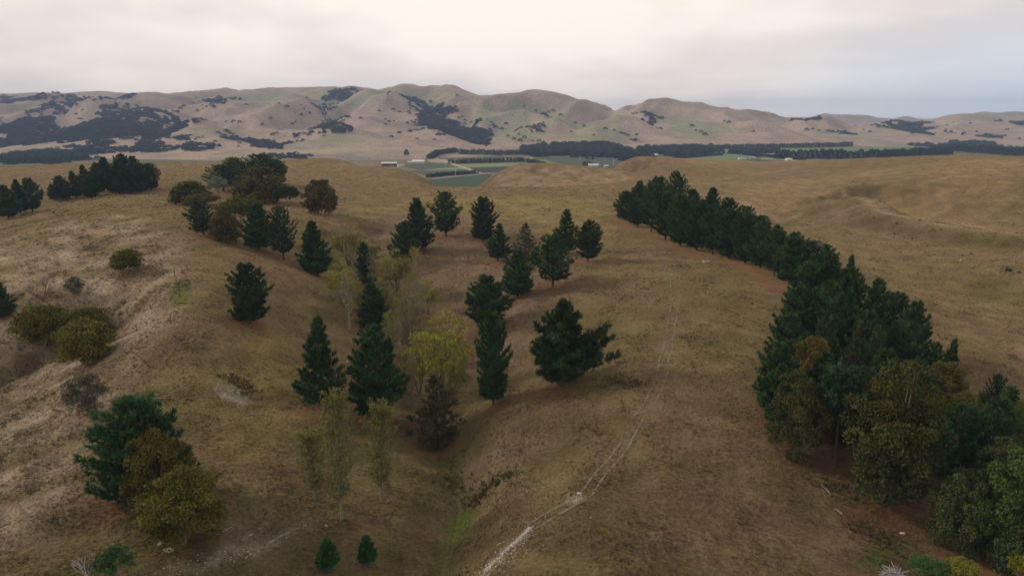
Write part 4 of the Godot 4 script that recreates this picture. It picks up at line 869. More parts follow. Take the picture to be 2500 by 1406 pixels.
func ribbon(pts: Array, wide: float, col: Color, wear: float, sd: float) -> Soup:
	# a worn strip of bare earth following the ground, broken where grass has grown over it
	var s := Soup.new(); var cv := Curve2D.new()
	for k in range(0, pts.size(), 2): cv.add_point(Vector2(pts[k], pts[k + 1]))
	var L := cv.get_baked_length(); var t := 0.0; var prev := []
	while t < L:
		var p := cv.sample_baked(t, true); var d := (cv.sample_baked(minf(t + 0.6, L), true) - cv.sample_baked(maxf(t - 0.6, 0.0), true)).normalized().orthogonal()
		p += d * 0.45 * n_mid.get_noise_2d(t * 1.5, sd)
		var w := wide * (0.5 + 0.45 * n_fine.get_noise_2d(t * 3.0, sd + 40.0)); var n := n_mid.get_noise_2d(t * 1.3 + sd * 7.0, 9.0) + 0.5 * n_fine.get_noise_2d(t * 4.0, sd)
		var a := p - d * w; var b := p + d * w
		var row := [Vector3(a.x, near_y(a.x, a.y) + 0.055, a.y), Vector3(b.x, near_y(b.x, b.y) + 0.055, b.y)]
		if prev.size() == 2 and n < wear: s.quad(prev[0], prev[1], row[1], row[0], vary(col, 0.22))
		prev = row; t += 0.45
	return s

func hill_color(p: Vector3, n: Vector3) -> Color:
	var a := n_big.get_noise_2d(p.x * 0.16, p.z * 0.16); var b := n_big.get_noise_2d(p.x * 0.7 + 90.0, p.z * 0.7)
	var c := n_mid.get_noise_2d(p.x * 0.35, p.z * 0.35)
	var col := Color(0.53, 0.395, 0.295).lerp(Color(0.41, 0.305, 0.242), smoothstep(-0.2, 0.4, b))
	# greener spurs: sage pasture on the ridge tops right of the middle
	col = col.lerp(Color(0.32, 0.315, 0.18), smoothstep(0.0, 0.45, a + b * 0.3) * 0.4)
	for g in GREENS:
		if Rect2(g[1]).has_point(Vector2(p.x, p.z)) and Geometry2D.is_point_in_polygon(Vector2(p.x + b * 160.0, p.z + c * 160.0), g[0]): col = col.lerp(g[2], clampf(0.75 + b + c * 0.5, 0.2, 1.0))
	col = col.lerp(Color(0.34, 0.25, 0.195), smoothstep(0.1, 0.5, c) * 0.5)
	var k := 1.0 + c * 0.12
	return Color(col.r * k, col.g * k, col.b * k)

func build_hills():
	for g in HILL_TINTS:
		var pg := poly(g[1]); GREENS.append([pg, bounds(pg), {"sage": Color(0.33, 0.34, 0.19), "terrace": Color(0.5, 0.46, 0.28), "scarp": Color(0.3, 0.27, 0.25)}[g[0]]])
	var xs := steps([[-4200, -2200, 40.0], [-2200, 2300, 14.0], [2300, 4300, 40.0]])
	var zs := steps([[-1330, -1650, 16.0], [-1650, -3500, 14.0], [-3500, -4300, 30.0], [-4300, -5300, 80.0]])
	var o := solo("hills", sheet(xs, zs, hill_y, hill_color, 260.0, 600.0), mats.hill)
	tag(o, "bare folded hill range behind the valley", "", "", "structure")
	# fainter range far to the right
	var far := func(x: float, z: float):
		var t := (-z - 5300.0) / 1000.0
		var r: float = 152.0 + 18.0 * sin(x * 0.0016 + 0.6) + 22.0 * sin(x * 0.0047 + 1.0) + n_big.get_noise_2d(x * 0.25, z * 0.25) * 45.0
		return -60.0 + r * maxf(0.0, 1.0 - absf(t - 0.5) * 2.0)
	var o2 := solo("hills", sheet(steps([[-4300, 4500, 60.0]]), steps([[-5300, -6300, 50.0]]), far, hill_color, 260.0, 600.0), mats.hill)
	tag(o2, "pale distant hills beyond the range", "", "", "structure")

# ---------------------------------------------------------------- mesh helpers
func finish(v: PackedVector3Array, c: PackedColorArray) -> ArrayMesh:
	var arr := []; arr.resize(Mesh.ARRAY_MAX)
	arr[Mesh.ARRAY_VERTEX] = v; arr[Mesh.ARRAY_COLOR] = c
	var m := ArrayMesh.new(); m.add_surface_from_arrays(Mesh.PRIMITIVE_TRIANGLES, arr)
	return m

class Soup:
	var v := PackedVector3Array()
	var c := PackedColorArray()
	func tri(a: Vector3, b: Vector3, d: Vector3, col: Color):
		v.append(a); v.append(b); v.append(d); c.append(col); c.append(col); c.append(col)
	func quad(a: Vector3, b: Vector3, d: Vector3, e: Vector3, col: Color):
		tri(a, b, d, col); tri(a, d, e, col)
	func tube(a: Vector3, b: Vector3, ra: float, rb: float, col: Color, n := 6):
		var ax := (b - a).normalized()
		var s := ax.cross(Vector3(0.13, 0.2, 1.0)).normalized(); var t := ax.cross(s)
		for k in n:
			var p := s * cos(TAU * k / n) + t * sin(TAU * k / n); var q := s * cos(TAU * (k + 1) / n) + t * sin(TAU * (k + 1) / n)
			quad(a + p * ra, a + q * ra, b + q * rb, b + p * rb, col)
			if rb > 0.01: tri(b, b + p * rb, b + q * rb, col)
			if ra > 0.01: tri(a, a + q * ra, a + p * ra, col)
	func box(o: Vector3, s: Vector3, col: Color, turn := Basis.IDENTITY):
		var h := s * 0.5; var p := []
		for k in 8: p.append(o + turn * Vector3(h.x if k & 1 else -h.x, h.y if k & 2 else -h.y, h.z if k & 4 else -h.z))
		for f in [[0, 1, 3, 2], [4, 6, 7, 5], [0, 4, 5, 1], [2, 3, 7, 6], [0, 2, 6, 4], [1, 5, 7, 3]]: quad(p[f[0]], p[f[1]], p[f[2]], p[f[3]], col)

func rdir() -> Vector3:
	var z := rng.randf_range(-1, 1); var a := rng.randf() * TAU; var r := sqrt(1.0 - z * z)
	return Vector3(r * cos(a), z, r * sin(a))

func vary(c: Color, d: float) -> Color:
	var k := 1.0 + rng.randf_range(-d, d)
	return Color(c.r * k * (1.0 + rng.randf_range(-d, d) * 0.3), c.g * k, c.b * k * (1.0 + rng.randf_range(-d, d) * 0.4))

# ---------------------------------------------------------------- tree kinds: each gives [trunk mesh, crown mesh, crown material], ten metres high, width in metres
func pine(o: Dictionary) -> Array:
	var wood := Soup.new(); var f := Soup.new()
	var H := 10.0; var R: float = o.r
	var bark := Color(0.1, 0.075, 0.06)
	wood.tube(Vector3(0, -0.3, 0), Vector3(0, H * 0.45, 0), 0.24, 0.15, bark, 7); wood.tube(Vector3(0, H * 0.45, 0), Vector3(0, H * 0.97, 0), 0.15, 0.03, bark, 6)
	var t0: float = o.t0; var nb: int = o.n
	for i in nb:
		var t := t0 + (1.0 - t0) * pow((i + rng.randf()) / nb, o.get("bias", 1.15))
		t = minf(t, 0.985)
		var prof: float
		var tb: float = o.tb
		if t < tb: prof = lerpf(o.low, 1.0, (t - t0) / (tb - t0))
		else: prof = pow((1.0 - t) / (1.0 - tb), o.pw) + 0.05
		var L: float = R * prof * rng.randf_range(1.0 - o.rag, 1.0 + o.rag * 0.55)
		var az := i * 2.399 + rng.randf_range(-0.5, 0.5)
		if o.has("lean") and rng.randf() < 0.25 and t < 0.6:
			az = rng.randf_range(-0.5, 0.5); L *= 1.5
		var dir := Vector3(cos(az), 0, sin(az)); var side := Vector3(-dir.z, 0, dir.x)
		var rise: float = lerpf(o.e0, o.e1, t) ; var y := H * t - L * rise * 0.45
		y = maxf(y, 0.25 + rng.randf() * 0.3)
		var prev := Vector3(0, y, 0)
		for s in 3:
			var q := (s + 1) / 3.0; var p: Vector3 = Vector3(0, y, 0) + dir * L * q * 0.92 + Vector3.UP * L * (rise * q + o.up * q * q)
			if s < 2 or L > 1.0: wood.tube(prev, p, 0.05 * (1.2 - q) * sqrt(L), 0.03 * (1.15 - q) * sqrt(L), bark, 3)
			prev = p
		var bc := vary(o.col, 0.4)
		var nt := int(o.dens * (3.0 + L * 5.0))
		for k in nt:
			var s := pow(rng.randf(), 0.6) * 0.95 + 0.08
			var lat := rng.randf_range(-1, 1); lat *= absf(lat)
			var p: Vector3 = Vector3(0, y, 0) + dir * L * s + side * lat * L * 0.4 * sin(PI * minf(s * 0.8 + 0.12, 1.0)) + Vector3.UP * (L * (rise * s + o.up * s * s) + rng.randf_range(-0.1, 0.14) * (0.5 + L * 0.3))
			var shoot := (dir * (0.35 + 0.5 * s) + Vector3.UP * rng.randf_range(0.25, 0.95) + side * lat * 0.6).normalized()
			var tl: float = o.tl * rng.randf_range(0.7, 1.25)
			var tc := vary(bc, 0.16)
			for q in 10:
				var bd := (shoot * 0.75 + rdir() * 0.72).normalized()
				var w := bd.cross(rdir()).normalized() * tl * 0.125
				var at: Vector3 = p + shoot * tl * rng.randf_range(-0.15, 0.35)
				f.tri(at - w, at + w, at + bd * tl, tc)
	for k in 5:
		var a := Vector3(0, H * (0.9 + 0.022 * k), 0)
		for q in 12:
			var bd := (Vector3.UP * 0.9 + rdir() * 0.7).normalized(); var w := bd.cross(rdir()).normalized() * 0.06
			f.tri(a - w, a + w, a + bd * o.tl * 0.9, vary(o.col, 0.2))
	return [finish(wood.v, wood.c), finish(f.v, f.c), mats.pine, 2.0 * R * 1.07]

func domed(o: Dictionary) -> Array:
	# broadleaf crowns: stems fan out to many clumps of leaves
	var wood := Soup.new(); var f := Soup.new()
	var H := 10.0; var R: float = o.r; var bark: Color = o.get("bark", Color(0.2, 0.165, 0.13))
	var y0: float = H * o.y0
	var n: int = o.n
	var stems := []
	for k in int(o.get("stems", 3)):
		var a := rng.randf() * TAU
		var p := Vector3(cos(a), 0, sin(a)) * R * rng.randf_range(0.1, 0.35) + Vector3.UP * lerpf(y0, H, 0.35)
		var foot: Vector3 = Vector3(cos(a), 0, sin(a)) * 0.12 * o.get("spread", 1.0) + Vector3(0, -0.25, 0)
		var mid: Vector3 = foot.lerp(p, 0.5) + Vector3(rng.randf_range(-0.3, 0.3), 0, rng.randf_range(-0.3, 0.3))
		wood.tube(foot, mid, 0.2, 0.14, bark, 6); wood.tube(mid, p, 0.14, 0.09, bark, 6)
		stems.append(p)
	for i in n:
		var d := rdir()
		var inner := rng.randf() < 0.22
		if d.y < o.get("under", -0.35): d.y = -d.y
		var rr := rng.randf_range(0.35, 0.6) if inner else rng.randf_range(0.72 - o.get("ragged", 0.06), 0.95 + o.get("ragged", 0.06))
		var squash: float = o.get("flat", 1.0)
		var top := Vector3(d.x * R * rr, (y0 + H) * 0.5 + d.y * (H - y0) * 0.5 * rr, d.z * R * rr)
		if o.has("col_shape"): top = Vector3(d.x * R * rr * (1.0 - 0.3 * maxf(d.y, 0.0)), (y0 + H) * 0.5 + d.y * (H - y0) * 0.5 * rr, d.z * R * rr)
		var rc: float = o.rc * rng.randf_range(0.7, 1.25)
		var near: Vector3 = stems[0]
		for s in stems:
			if s.distance_to(top) < near.distance_to(top): near = s
		if rng.randf() < o.get("limbs", 0.6): wood.tube(near, top, 0.06, 0.025, bark, 4)
		var cc := vary(o.col.lerp(o.col2, rng.randf()), 0.15)
		var nl: int = o.leaves
		for k in nl:
			var q := rdir(); if q.y < -0.25 and rng.randf() < 0.7: q.y = -q.y
			var at := top + Vector3(q.x, q.y * 0.8 * squash, q.z) * rc * pow(rng.randf_range(0.25, 1.0), 0.4)
			var dirn: Vector3 = (q * 0.7 + rdir() * 0.8 + Vector3.DOWN * o.get("droop", 0.2)).normalized()
			var w: Vector3 = dirn.cross(rdir()).normalized() * o.lw * rng.randf_range(0.7, 1.2); var l: float = o.ll * rng.randf_range(0.7, 1.3)
			var lc := vary(cc, 0.2)
			f.tri(at - dirn * l * 0.4, at + w, at + dirn * l * 0.6, lc)
			f.tri(at - dirn * l * 0.4, at + dirn * l * 0.6, at - w, lc)
		for k in int(o.get("twigs", 0)):
			var q := (rdir() + Vector3.UP * 0.5).normalized()
			wood.tube(top - q * rc * 0.3, top + q * rc * rng.randf_range(0.6, 1.1), 0.016, 0.006, o.get("twig", bark), 3)
	return [finish(wood.v, wood.c), finish(f.v, f.c), o.get("mat", mats.leaf), 2.0 * R]

func poplar(o: Dictionary) -> Array:
	var wood := Soup.new(); var f := Soup.new(); var H := 10.0; var R: float = o.r
	var bark: Color = o.bark
	wood.tube(Vector3(0, -0.3, 0), Vector3(0.05, H * 0.5, 0), 0.13, 0.085, bark, 6); wood.tube(Vector3(0.05, H * 0.5, 0), Vector3(0, H, 0), 0.085, 0.012, bark, 5)
	for i in int(o.n):
		var t: float = lerpf(o.t0, 0.96, (i + rng.randf()) / o.n)
		var az := i * 2.399 + rng.randf_range(-0.4, 0.4); var dir := Vector3(cos(az), 0, sin(az))
		var L: float = R * (0.35 + 0.75 * sin(PI * pow(t, 0.8))) * rng.randf_range(0.6, 1.1)
		var a := Vector3(0.03, H * t, 0); var b := a + dir * L * 0.55 + Vector3.UP * L * 0.9; var c := b + dir * L * 0.35 + Vector3.UP * L * 1.1
		if c.y > H * 1.02: c.y = H * 1.02
		wood.tube(a, b, 0.035, 0.022, bark, 4); wood.tube(b, c, 0.022, 0.007, bark, 3)
		for k in int(o.tw):
			var q := rng.randf(); var p := a.lerp(b, q) if rng.randf() < 0.5 else b.lerp(c, q)
			var e := p + (dir * 0.5 + Vector3.UP * 0.8 + rdir() * 0.7).normalized() * rng.randf_range(0.3, 0.8)
			wood.tube(p, e, 0.012, 0.004, o.twig, 3)
			for m in int(o.leaves):
				if rng.randf() > o.share.call(t): continue
				var at := p.lerp(e, rng.randf_range(0.3, 1.1)) + rdir() * 0.14; var dn := rdir(); var w := dn.cross(rdir()).normalized() * 0.06; var l := 0.17
				var lc := vary(o.col.call(t), 0.22)
				f.tri(at - dn * l * 0.5, at + w, at + dn * l * 0.5, lc); f.tri(at - dn * l * 0.5, at + dn * l * 0.5, at - w, lc)
	return [finish(wood.v, wood.c), finish(f.v, f.c), mats.pale_leaf, 2.0 * R]

func twiggy(f: Soup, a: Vector3, dir: Vector3, len: float, rad: float, depth: int, col: Color, bend := 0.5):
	var b := a + dir * len
	f.tube(a, b, rad, rad * 0.65, vary(col, 0.12), 5 if depth > 2 else 3)
	if depth == 0: return
	for k in (3 if depth > 1 else 4):
		var d := (dir + rdir() * bend + Vector3.UP * 0.15).normalized()
		twiggy(f, a.lerp(b, rng.randf_range(0.55, 1.0)), d, len * rng.randf_range(0.55, 0.8), rad * 0.55, depth - 1, col, bend)

func bare(col: Color, low: bool, dep: int) -> Array:
	var f := Soup.new(); var w := Soup.new()
	w.tube(Vector3(0, -0.3, 0), Vector3(0, 1.2, 0), 0.3, 0.22, col, 6)
	for k in (5 if not low else 9):
		var a := TAU * k / 5.0 + rng.randf()
		var d := Vector3(cos(a) * (0.7 if not low else 1.6), 1.0, sin(a) * (0.7 if not low else 1.6)).normalized()
		twiggy(f, Vector3(0, 0.6, 0), d, 3.4, 0.14, dep, col)
	return [finish(w.v, w.c), finish(f.v, f.c), mats.wood, 9.0]

func make_protos():
	var pc := Color(0.042, 0.08, 0.036)
	var base := {"n": 92, "t0": 0.05, "tb": 0.3, "low": 0.75, "pw": 0.75, "rag": 0.3, "e0": -0.05, "e1": 0.55, "up": 0.3, "dens": 2.1, "tl": 0.43, "col": pc}
	var P := func(d: Dictionary): return pine(base.merged(d, true))
	protos.pineA = [P.call({"r": 3.5, "tb": 0.38, "low": 0.6, "pw": 0.7, "rag": 0.36, "t0": 0.09}), P.call({"r": 3.6, "tb": 0.42, "low": 0.72, "pw": 0.6}), P.call({"r": 3.6, "tb": 0.46, "low": 0.66, "pw": 0.55, "rag": 0.26})]
	protos.pineB = [P.call({"r": 3.0, "tb": 0.2, "pw": 0.95, "rag": 0.36, "t0": 0.08, "n": 80}), P.call({"r": 3.0, "tb": 0.24, "pw": 0.85}), P.call({"r": 3.1, "tb": 0.3, "pw": 0.8, "rag": 0.3})]
	protos.pineC = [P.call({"r": 3.7, "tb": 0.26, "pw": 0.8, "low": 0.7, "rag": 0.4, "n": 84, "up": 0.4}), P.call({"r": 3.6, "tb": 0.22, "pw": 0.72, "low": 0.85, "rag": 0.3}), P.call({"r": 3.5, "tb": 0.3, "pw": 0.66, "low": 0.8, "rag": 0.28, "col": Color(0.04, 0.085, 0.038)})]
	protos.pineD = [P.call({"r": 3.9, "tb": 0.26, "pw": 0.95, "low": 0.7, "rag": 0.45, "lean": true, "n": 110, "tl": 0.55})]
	protos.pineE = [P.call({"r": 3.6, "tb": 0.4, "pw": 0.6, "rag": 0.42, "t0": 0.14, "n": 90, "dens": 1.25, "col": Color(0.04, 0.078, 0.044)}), P.call({"r": 3.4, "tb": 0.45, "pw": 0.6, "rag": 0.4, "t0": 0.1, "n": 95, "dens": 1.3})]
	protos.pineS = [P.call({"r": 3.6, "tb": 0.22, "pw": 0.85, "rag": 0.35, "n": 80, "dens": 0.95, "tl": 0.45, "col": Color(0.072, 0.088, 0.044), "up": 0.12})]
	protos.pineW = [P.call({"r": 5.0, "tb": 0.3, "pw": 0.55, "low": 0.9, "rag": 0.35, "n": 130, "tl": 0.55, "dens": 1.2, "e1": 0.4, "col": Color(0.042, 0.088, 0.038)})]
	protos.tallpine = [P.call({"r": 3.0, "t0": 0.56, "tb": 0.7, "low": 0.8, "pw": 0.5, "n": 60, "rag": 0.35, "dens": 1.6, "bias": 0.9, "col": Color(0.036, 0.066, 0.05)})]
	protos.spruce = [P.call({"r": 2.6, "tb": 0.1, "pw": 1.0, "rag": 0.2, "n": 110, "dens": 0.9, "tl": 0.42, "up": -0.05, "e0": -0.1, "e1": 0.25, "col": Color(0.085, 0.105, 0.055)})]
	protos.sapling = [P.call({"r": 3.2, "tb": 0.2, "pw": 0.75, "low": 0.8, "n": 90, "t0": 0.16, "tl": 0.9, "dens": 1.3, "rag": 0.15, "col": Color(0.045, 0.105, 0.035)})]
	var olive := Color(0.105, 0.105, 0.026); var brownish := Color(0.12, 0.1, 0.034); var dark := Color(0.06, 0.072, 0.026)
	protos.gum = [domed({"r": 4.6, "y0": -0.1, "n": 80, "rc": 1.5, "leaves": 130, "lw": 0.19, "ll": 0.5, "under": -0.85, "col": dark, "col2": olive}), domed({"r": 4.5, "y0": -0.1, "n": 76, "rc": 1.6, "leaves": 130, "lw": 0.19, "ll": 0.5, "under": -0.85, "col": dark, "col2": brownish})]
	protos.gumT = [domed({"r": 4.6, "y0": -0.1, "n": 96, "rc": 1.35, "leaves": 120, "lw": 0.17, "ll": 0.48, "under": -0.85, "col": Color(0.07, 0.068, 0.024), "col2": brownish, "stems": 7, "spread": 5.0, "bark": Color(0.32, 0.28, 0.24), "limbs": 0.9})]
	protos.gumR = [domed({"r": 5.4, "y0": -0.06, "n": 95, "rc": 1.5, "leaves": 140, "lw": 0.17, "ll": 0.42, "col": Color(0.095, 0.1, 0.022), "col2": Color(0.13, 0.12, 0.026), "bark": Color(0.3, 0.26, 0.22), "under": -0.85, "droop": 0.0}), domed({"r": 5.5, "y0": -0.08, "n": 95, "rc": 1.5, "leaves": 140, "lw": 0.17, "ll": 0.42, "col": Color(0.085, 0.092, 0.022), "col2": Color(0.12, 0.115, 0.026), "bark": Color(0.3, 0.26, 0.22), "under": -0.85, "droop": 0.0})]
	protos.gumY = [domed({"r": 4.0, "y0": -0.1, "n": 95, "rc": 1.15, "leaves": 240, "lw": 0.085, "ll": 0.28, "col": Color(0.1, 0.095, 0.022), "col2": Color(0.145, 0.125, 0.03), "bark": Color(0.28, 0.24, 0.2), "under": -0.7}), domed({"r": 4.1, "y0": -0.1, "n": 98, "rc": 1.1, "leaves": 240, "lw": 0.085, "ll": 0.28, "col": Color(0.09, 0.09, 0.022), "col2": Color(0.13, 0.11, 0.028), "bark": Color(0.28, 0.24, 0.2), "under": -0.7})]
	protos.gumL = [domed({"r": 3.0, "y0": -0.1, "n": 150, "rc": 0.8, "leaves": 230, "lw": 0.06, "ll": 0.21, "limbs": 0.12, "ragged": 0.18, "col": Color(0.042, 0.053, 0.022), "col2": Color(0.076, 0.074, 0.024), "bark": Color(0.26, 0.23, 0.2), "under": -0.8, "droop": 0.5})]
	protos.shrubG = [domed({"r": 7.5, "y0": 0.02, "n": 60, "rc": 1.9, "leaves": 130, "lw": 0.18, "ll": 0.5, "col": Color(0.085, 0.09, 0.03), "col2": Color(0.12, 0.115, 0.035), "under": 0.0})]
	protos.round = [domed({"r": 6.0, "y0": 0.02, "n": 80, "rc": 1.4, "leaves": 120, "lw": 0.15, "ll": 0.4, "col": Color(0.03, 0.05, 0.014), "col2": Color(0.045, 0.062, 0.016), "under": -0.2})]
	protos.ever = [domed({"r": 4.0, "y0": -0.12, "n": 140, "rc": 1.0, "leaves": 230, "lw": 0.09, "ll": 0.23, "col": Color(0.05, 0.07, 0.026), "col2": Color(0.07, 0.088, 0.03), "under": -0.85}), domed({"r": 3.9, "y0": -0.12, "n": 140, "rc": 1.0, "leaves": 230, "lw": 0.09, "ll": 0.23, "col": Color(0.046, 0.066, 0.03), "col2": Color(0.075, 0.088, 0.028), "under": -0.85})]
	protos.silver = [domed({"r": 5.6, "y0": 0.05, "n": 46, "rc": 1.5, "leaves": 110, "lw": 0.15, "ll": 0.4, "col": Color(0.15, 0.165, 0.16), "col2": Color(0.22, 0.23, 0.225), "under": -0.3})]
	protos.grey = [domed({"r": 4.2, "y0": -0.06, "n": 80, "rc": 1.1, "leaves": 110, "lw": 0.11, "ll": 0.3, "col": Color(0.085, 0.085, 0.078), "col2": Color(0.11, 0.105, 0.09), "under": -0.9, "twigs": 5})]
	protos.red = [domed({"r": 2.4, "y0": 0.1, "n": 40, "rc": 0.8, "leaves": 60, "lw": 0.08, "ll": 0.3, "col": Color(0.14, 0.06, 0.045), "col2": Color(0.1, 0.06, 0.04), "twigs": 6})]
	protos.willow = [domed({"r": 3.7, "y0": 0.1, "n": 60, "rc": 1.0, "leaves": 95, "lw": 0.075, "ll": 0.28, "ragged": 0.16, "col": Color(0.2, 0.18, 0.04), "col2": Color(0.32, 0.3, 0.06), "bark": Color(0.17, 0.14, 0.11), "twig": Color(0.2, 0.16, 0.11), "twigs": 12, "under": -0.6, "mat": mats.pale_leaf, "limbs": 1.0, "stems": 4}), domed({"r": 3.6, "y0": 0.06, "n": 54, "rc": 1.05, "leaves": 80, "lw": 0.075, "ll": 0.28, "ragged": 0.18, "col": Color(0.2, 0.175, 0.05), "col2": Color(0.22, 0.215, 0.045), "bark": Color(0.17, 0.14, 0.11), "twig": Color(0.2, 0.155, 0.11), "twigs": 16, "under": -0.6, "mat": mats.pale_leaf, "limbs": 1.0, "stems": 4})]
	protos.leafy = [domed({"r": 5.4, "y0": 0.02, "n": 50, "rc": 1.3, "leaves": 90, "lw": 0.16, "ll": 0.5, "col": Color(0.035, 0.085, 0.03), "col2": Color(0.055, 0.11, 0.035), "under": -0.2})]
	protos.leafyY = [domed({"r": 6.0, "y0": 0.02, "n": 44, "rc": 1.5, "leaves": 90, "lw": 0.2, "ll": 0.55, "col": Color(0.12, 0.15, 0.02), "col2": Color(0.19, 0.2, 0.025), "under": -0.1})]
	protos.poplG = [poplar({"r": 1.5, "n": 46, "t0": 0.12, "tw": 14, "leaves": 10, "bark": Color(0.26, 0.23, 0.18), "twig": Color(0.2, 0.175, 0.13), "share": func(_t): return 0.75, "col": func(_t): return Color(0.1, 0.105, 0.04).lerp(Color(0.16, 0.15, 0.05), rng.randf())})]
	protos.poplB = [poplar({"r": 1.5, "n": 40, "t0": 0.2, "tw": 8, "leaves": 5, "bark": Color(0.27, 0.245, 0.205), "twig": Color(0.22, 0.19, 0.14), "share": func(_t): return 0.5, "col": func(_t): return Color(0.19, 0.175, 0.06)})]
	protos.poplY = [poplar({"r": 1.6, "n": 40, "t0": 0.2, "tw": 9, "leaves": 9, "bark": Color(0.3, 0.27, 0.23), "twig": Color(0.3, 0.26, 0.2), "share": func(_t): return 0.6, "col": func(_t): return Color(0.28, 0.24, 0.05)})]
	protos.bare = [bare(Color(0.16, 0.12, 0.1), false, 4)]
	protos.dead = [bare(Color(0.45, 0.41, 0.36), false, 2)]
	var fk := []
	for k in 2: fk.append(far_conifer())
	protos.farpine = fk; protos.farround = [far_round(), far_round()]; protos.farhedge = [far_hedge(), far_hedge()]

func far_conifer() -> Array:
	var w := Soup.new(); var f := Soup.new()
	w.tube(Vector3(0, -0.5, 0), Vector3(0, 5, 0), 0.3, 0.1, Color(0.09, 0.07, 0.055), 5)
	for k in 420:
		var t := pow(rng.randf(), 1.2) * 0.9 + 0.1; var a := rng.randf() * TAU
		var r := 2.6 * pow(1.02 - t, 0.5) * rng.randf_range(0.6, 1.1)
		var p := Vector3(cos(a) * r, 10.0 * t, sin(a) * r); var d := (Vector3(cos(a), 0.6, sin(a)) + rdir() * 0.6).normalized(); var s := d.cross(rdir()).normalized() * 0.45
		f.tri(p - s, p + s, p + d * 1.2, vary(Color(0.03, 0.058, 0.042), 0.35))
	return [finish(w.v, w.c), finish(f.v, f.c), mats.bush, 5.4]

func far_round() -> Array:
	var w := Soup.new(); var f := Soup.new()
	w.tube(Vector3(0, -0.5, 0), Vector3(0, 4, 0), 0.35, 0.2, Color(0.1, 0.08, 0.06), 5)
	for k in 420:
		var q := rdir(); var b := Vector3(q.x * 4.2, 5.4 + q.y * 4.4, q.z * 4.2) * rng.randf_range(0.75, 1.0)
		b += Vector3(sin(b.y * 2.0), 0, cos(b.x * 2.0)) * 0.4
		var d := (q + rdir() * 0.7).normalized(); var s := d.cross(rdir()).normalized() * 0.6
		f.tri(b - s, b + s, b + d * 1.1, vary(Color(0.05, 0.07, 0.042), 0.35))
	return [finish(w.v, w.c), finish(f.v, f.c), mats.bush, 8.6]

func far_hedge() -> Array:
	var w := Soup.new(); var f := Soup.new()
	w.tube(Vector3(0, -0.5, 0), Vector3(0, 5, 0), 0.3, 0.15, Color(0.09, 0.07, 0.055), 5)
	for k in 380:
		var y := rng.randf_range(0.3, 10.0); var a := rng.randf() * TAU; var r := 3.6 * (1.0 - 0.35 * pow(y / 10.0, 3.0)) * rng.randf_range(0.75, 1.05)
		var p := Vector3(cos(a) * r, y, sin(a) * r); var d := (Vector3(cos(a), 0.5, sin(a)) + rdir() * 0.6).normalized(); var s := d.cross(rdir()).normalized() * 0.6
		f.tri(p - s, p + s, p + d * 1.1, vary(Color(0.034, 0.058, 0.038), 0.35))
	return [finish(w.v, w.c), finish(f.v, f.c), mats.bush, 7.4]

# ---------------------------------------------------------------- planting
func plant(kind: String, x: float, z: float, high: float, wide: float, called: String, category: String, label: String, group: String):
	var list: Array = protos[kind]
	var pr: Array = list[rng.randi() % list.size()]
	var o := thing(called, Vector3(x, land_y(x, z) - 0.05, z), 0.0 if kind == "pineD" else rng.randf() * TAU)
	var sy := high / 10.0; var sx: float = wide / pr[3]
	var wood := part(o, "trunk", pr[0], mats.wood); wood.scale = Vector3(sx, sy, sx)
	var crown := part(o, "branches" if kind in ["bare", "dead"] else "crown", pr[1], shade_of(pr[2])); crown.scale = Vector3(sx, sy, sx)
	if kind == "sapling":
		var g := Soup.new()
		for k in 10:
			var a := TAU * k / 10; var b := TAU * (k + 1) / 10
			g.quad(Vector3(cos(a), 0, sin(a)) * 0.22, Vector3(cos(b), 0, sin(b)) * 0.22, Vector3(cos(b) * 0.22, 0.85, sin(b) * 0.22), Vector3(cos(a) * 0.22, 0.85, sin(a) * 0.22), Color.WHITE)
		part(o, "tree_guard", finish(g.v, g.c), mats.guard, Vector3(0, 0.02, 0))
	if high > 4.0 and not kind.begins_with("far"): o.rotation += Vector3(rng.randf_range(-0.05, 0.05), 0, rng.randf_range(-0.05, 0.05))
	tag(o, label, category, group)
	return o

func shade_of(m: StandardMaterial3D) -> StandardMaterial3D:
	# individual trees differ a little in leaf colour
	if m == mats.bush or m == mats.wood: return m
	var key := "%d_%d" % [m.get_instance_id(), rng.randi() % 5]
	if not mats.has(key):
		var c: StandardMaterial3D = m.duplicate(); c.albedo_color = lin(rng.randf_range(1.0, 1.28), rng.randf_range(1.05, 1.28), rng.randf_range(0.85, 1.1)); mats[key] = c
	return mats[key]

func build_trees():
	for r in TREES: plant(r[0], r[1], r[2], r[3], r[4], r[5], r[6], r[7], r[8])
	for b in BELTS:
		var pts: Array = b[0]; var left := 0.0
		for k in range(0, pts.size() - 2, 2):
			var a := Vector2(pts[k], pts[k + 1]); var c := Vector2(pts[k + 2], pts[k + 3]); var len := a.distance_to(c)
			while left < len:
				var p := a.lerp(c, left / len)
				var kind: String = {"pine": "farpine", "round": "farround", "hedge": "farhedge"}[b[3]]
				var h: float = b[1] * rng.randf_range(0.85, 1.12)
				plant(kind, p.x + rng.randf_range(-1.5, 1.5), p.y + rng.randf_range(-2, 2), h, b[2] * rng.randf_range(1.4, 1.9), "conifer_tree" if b[3] == "pine" else "valley_tree", "tree", b[4], b[4])
				left += b[2] * rng.randf_range(0.85, 1.15)
			left -= len

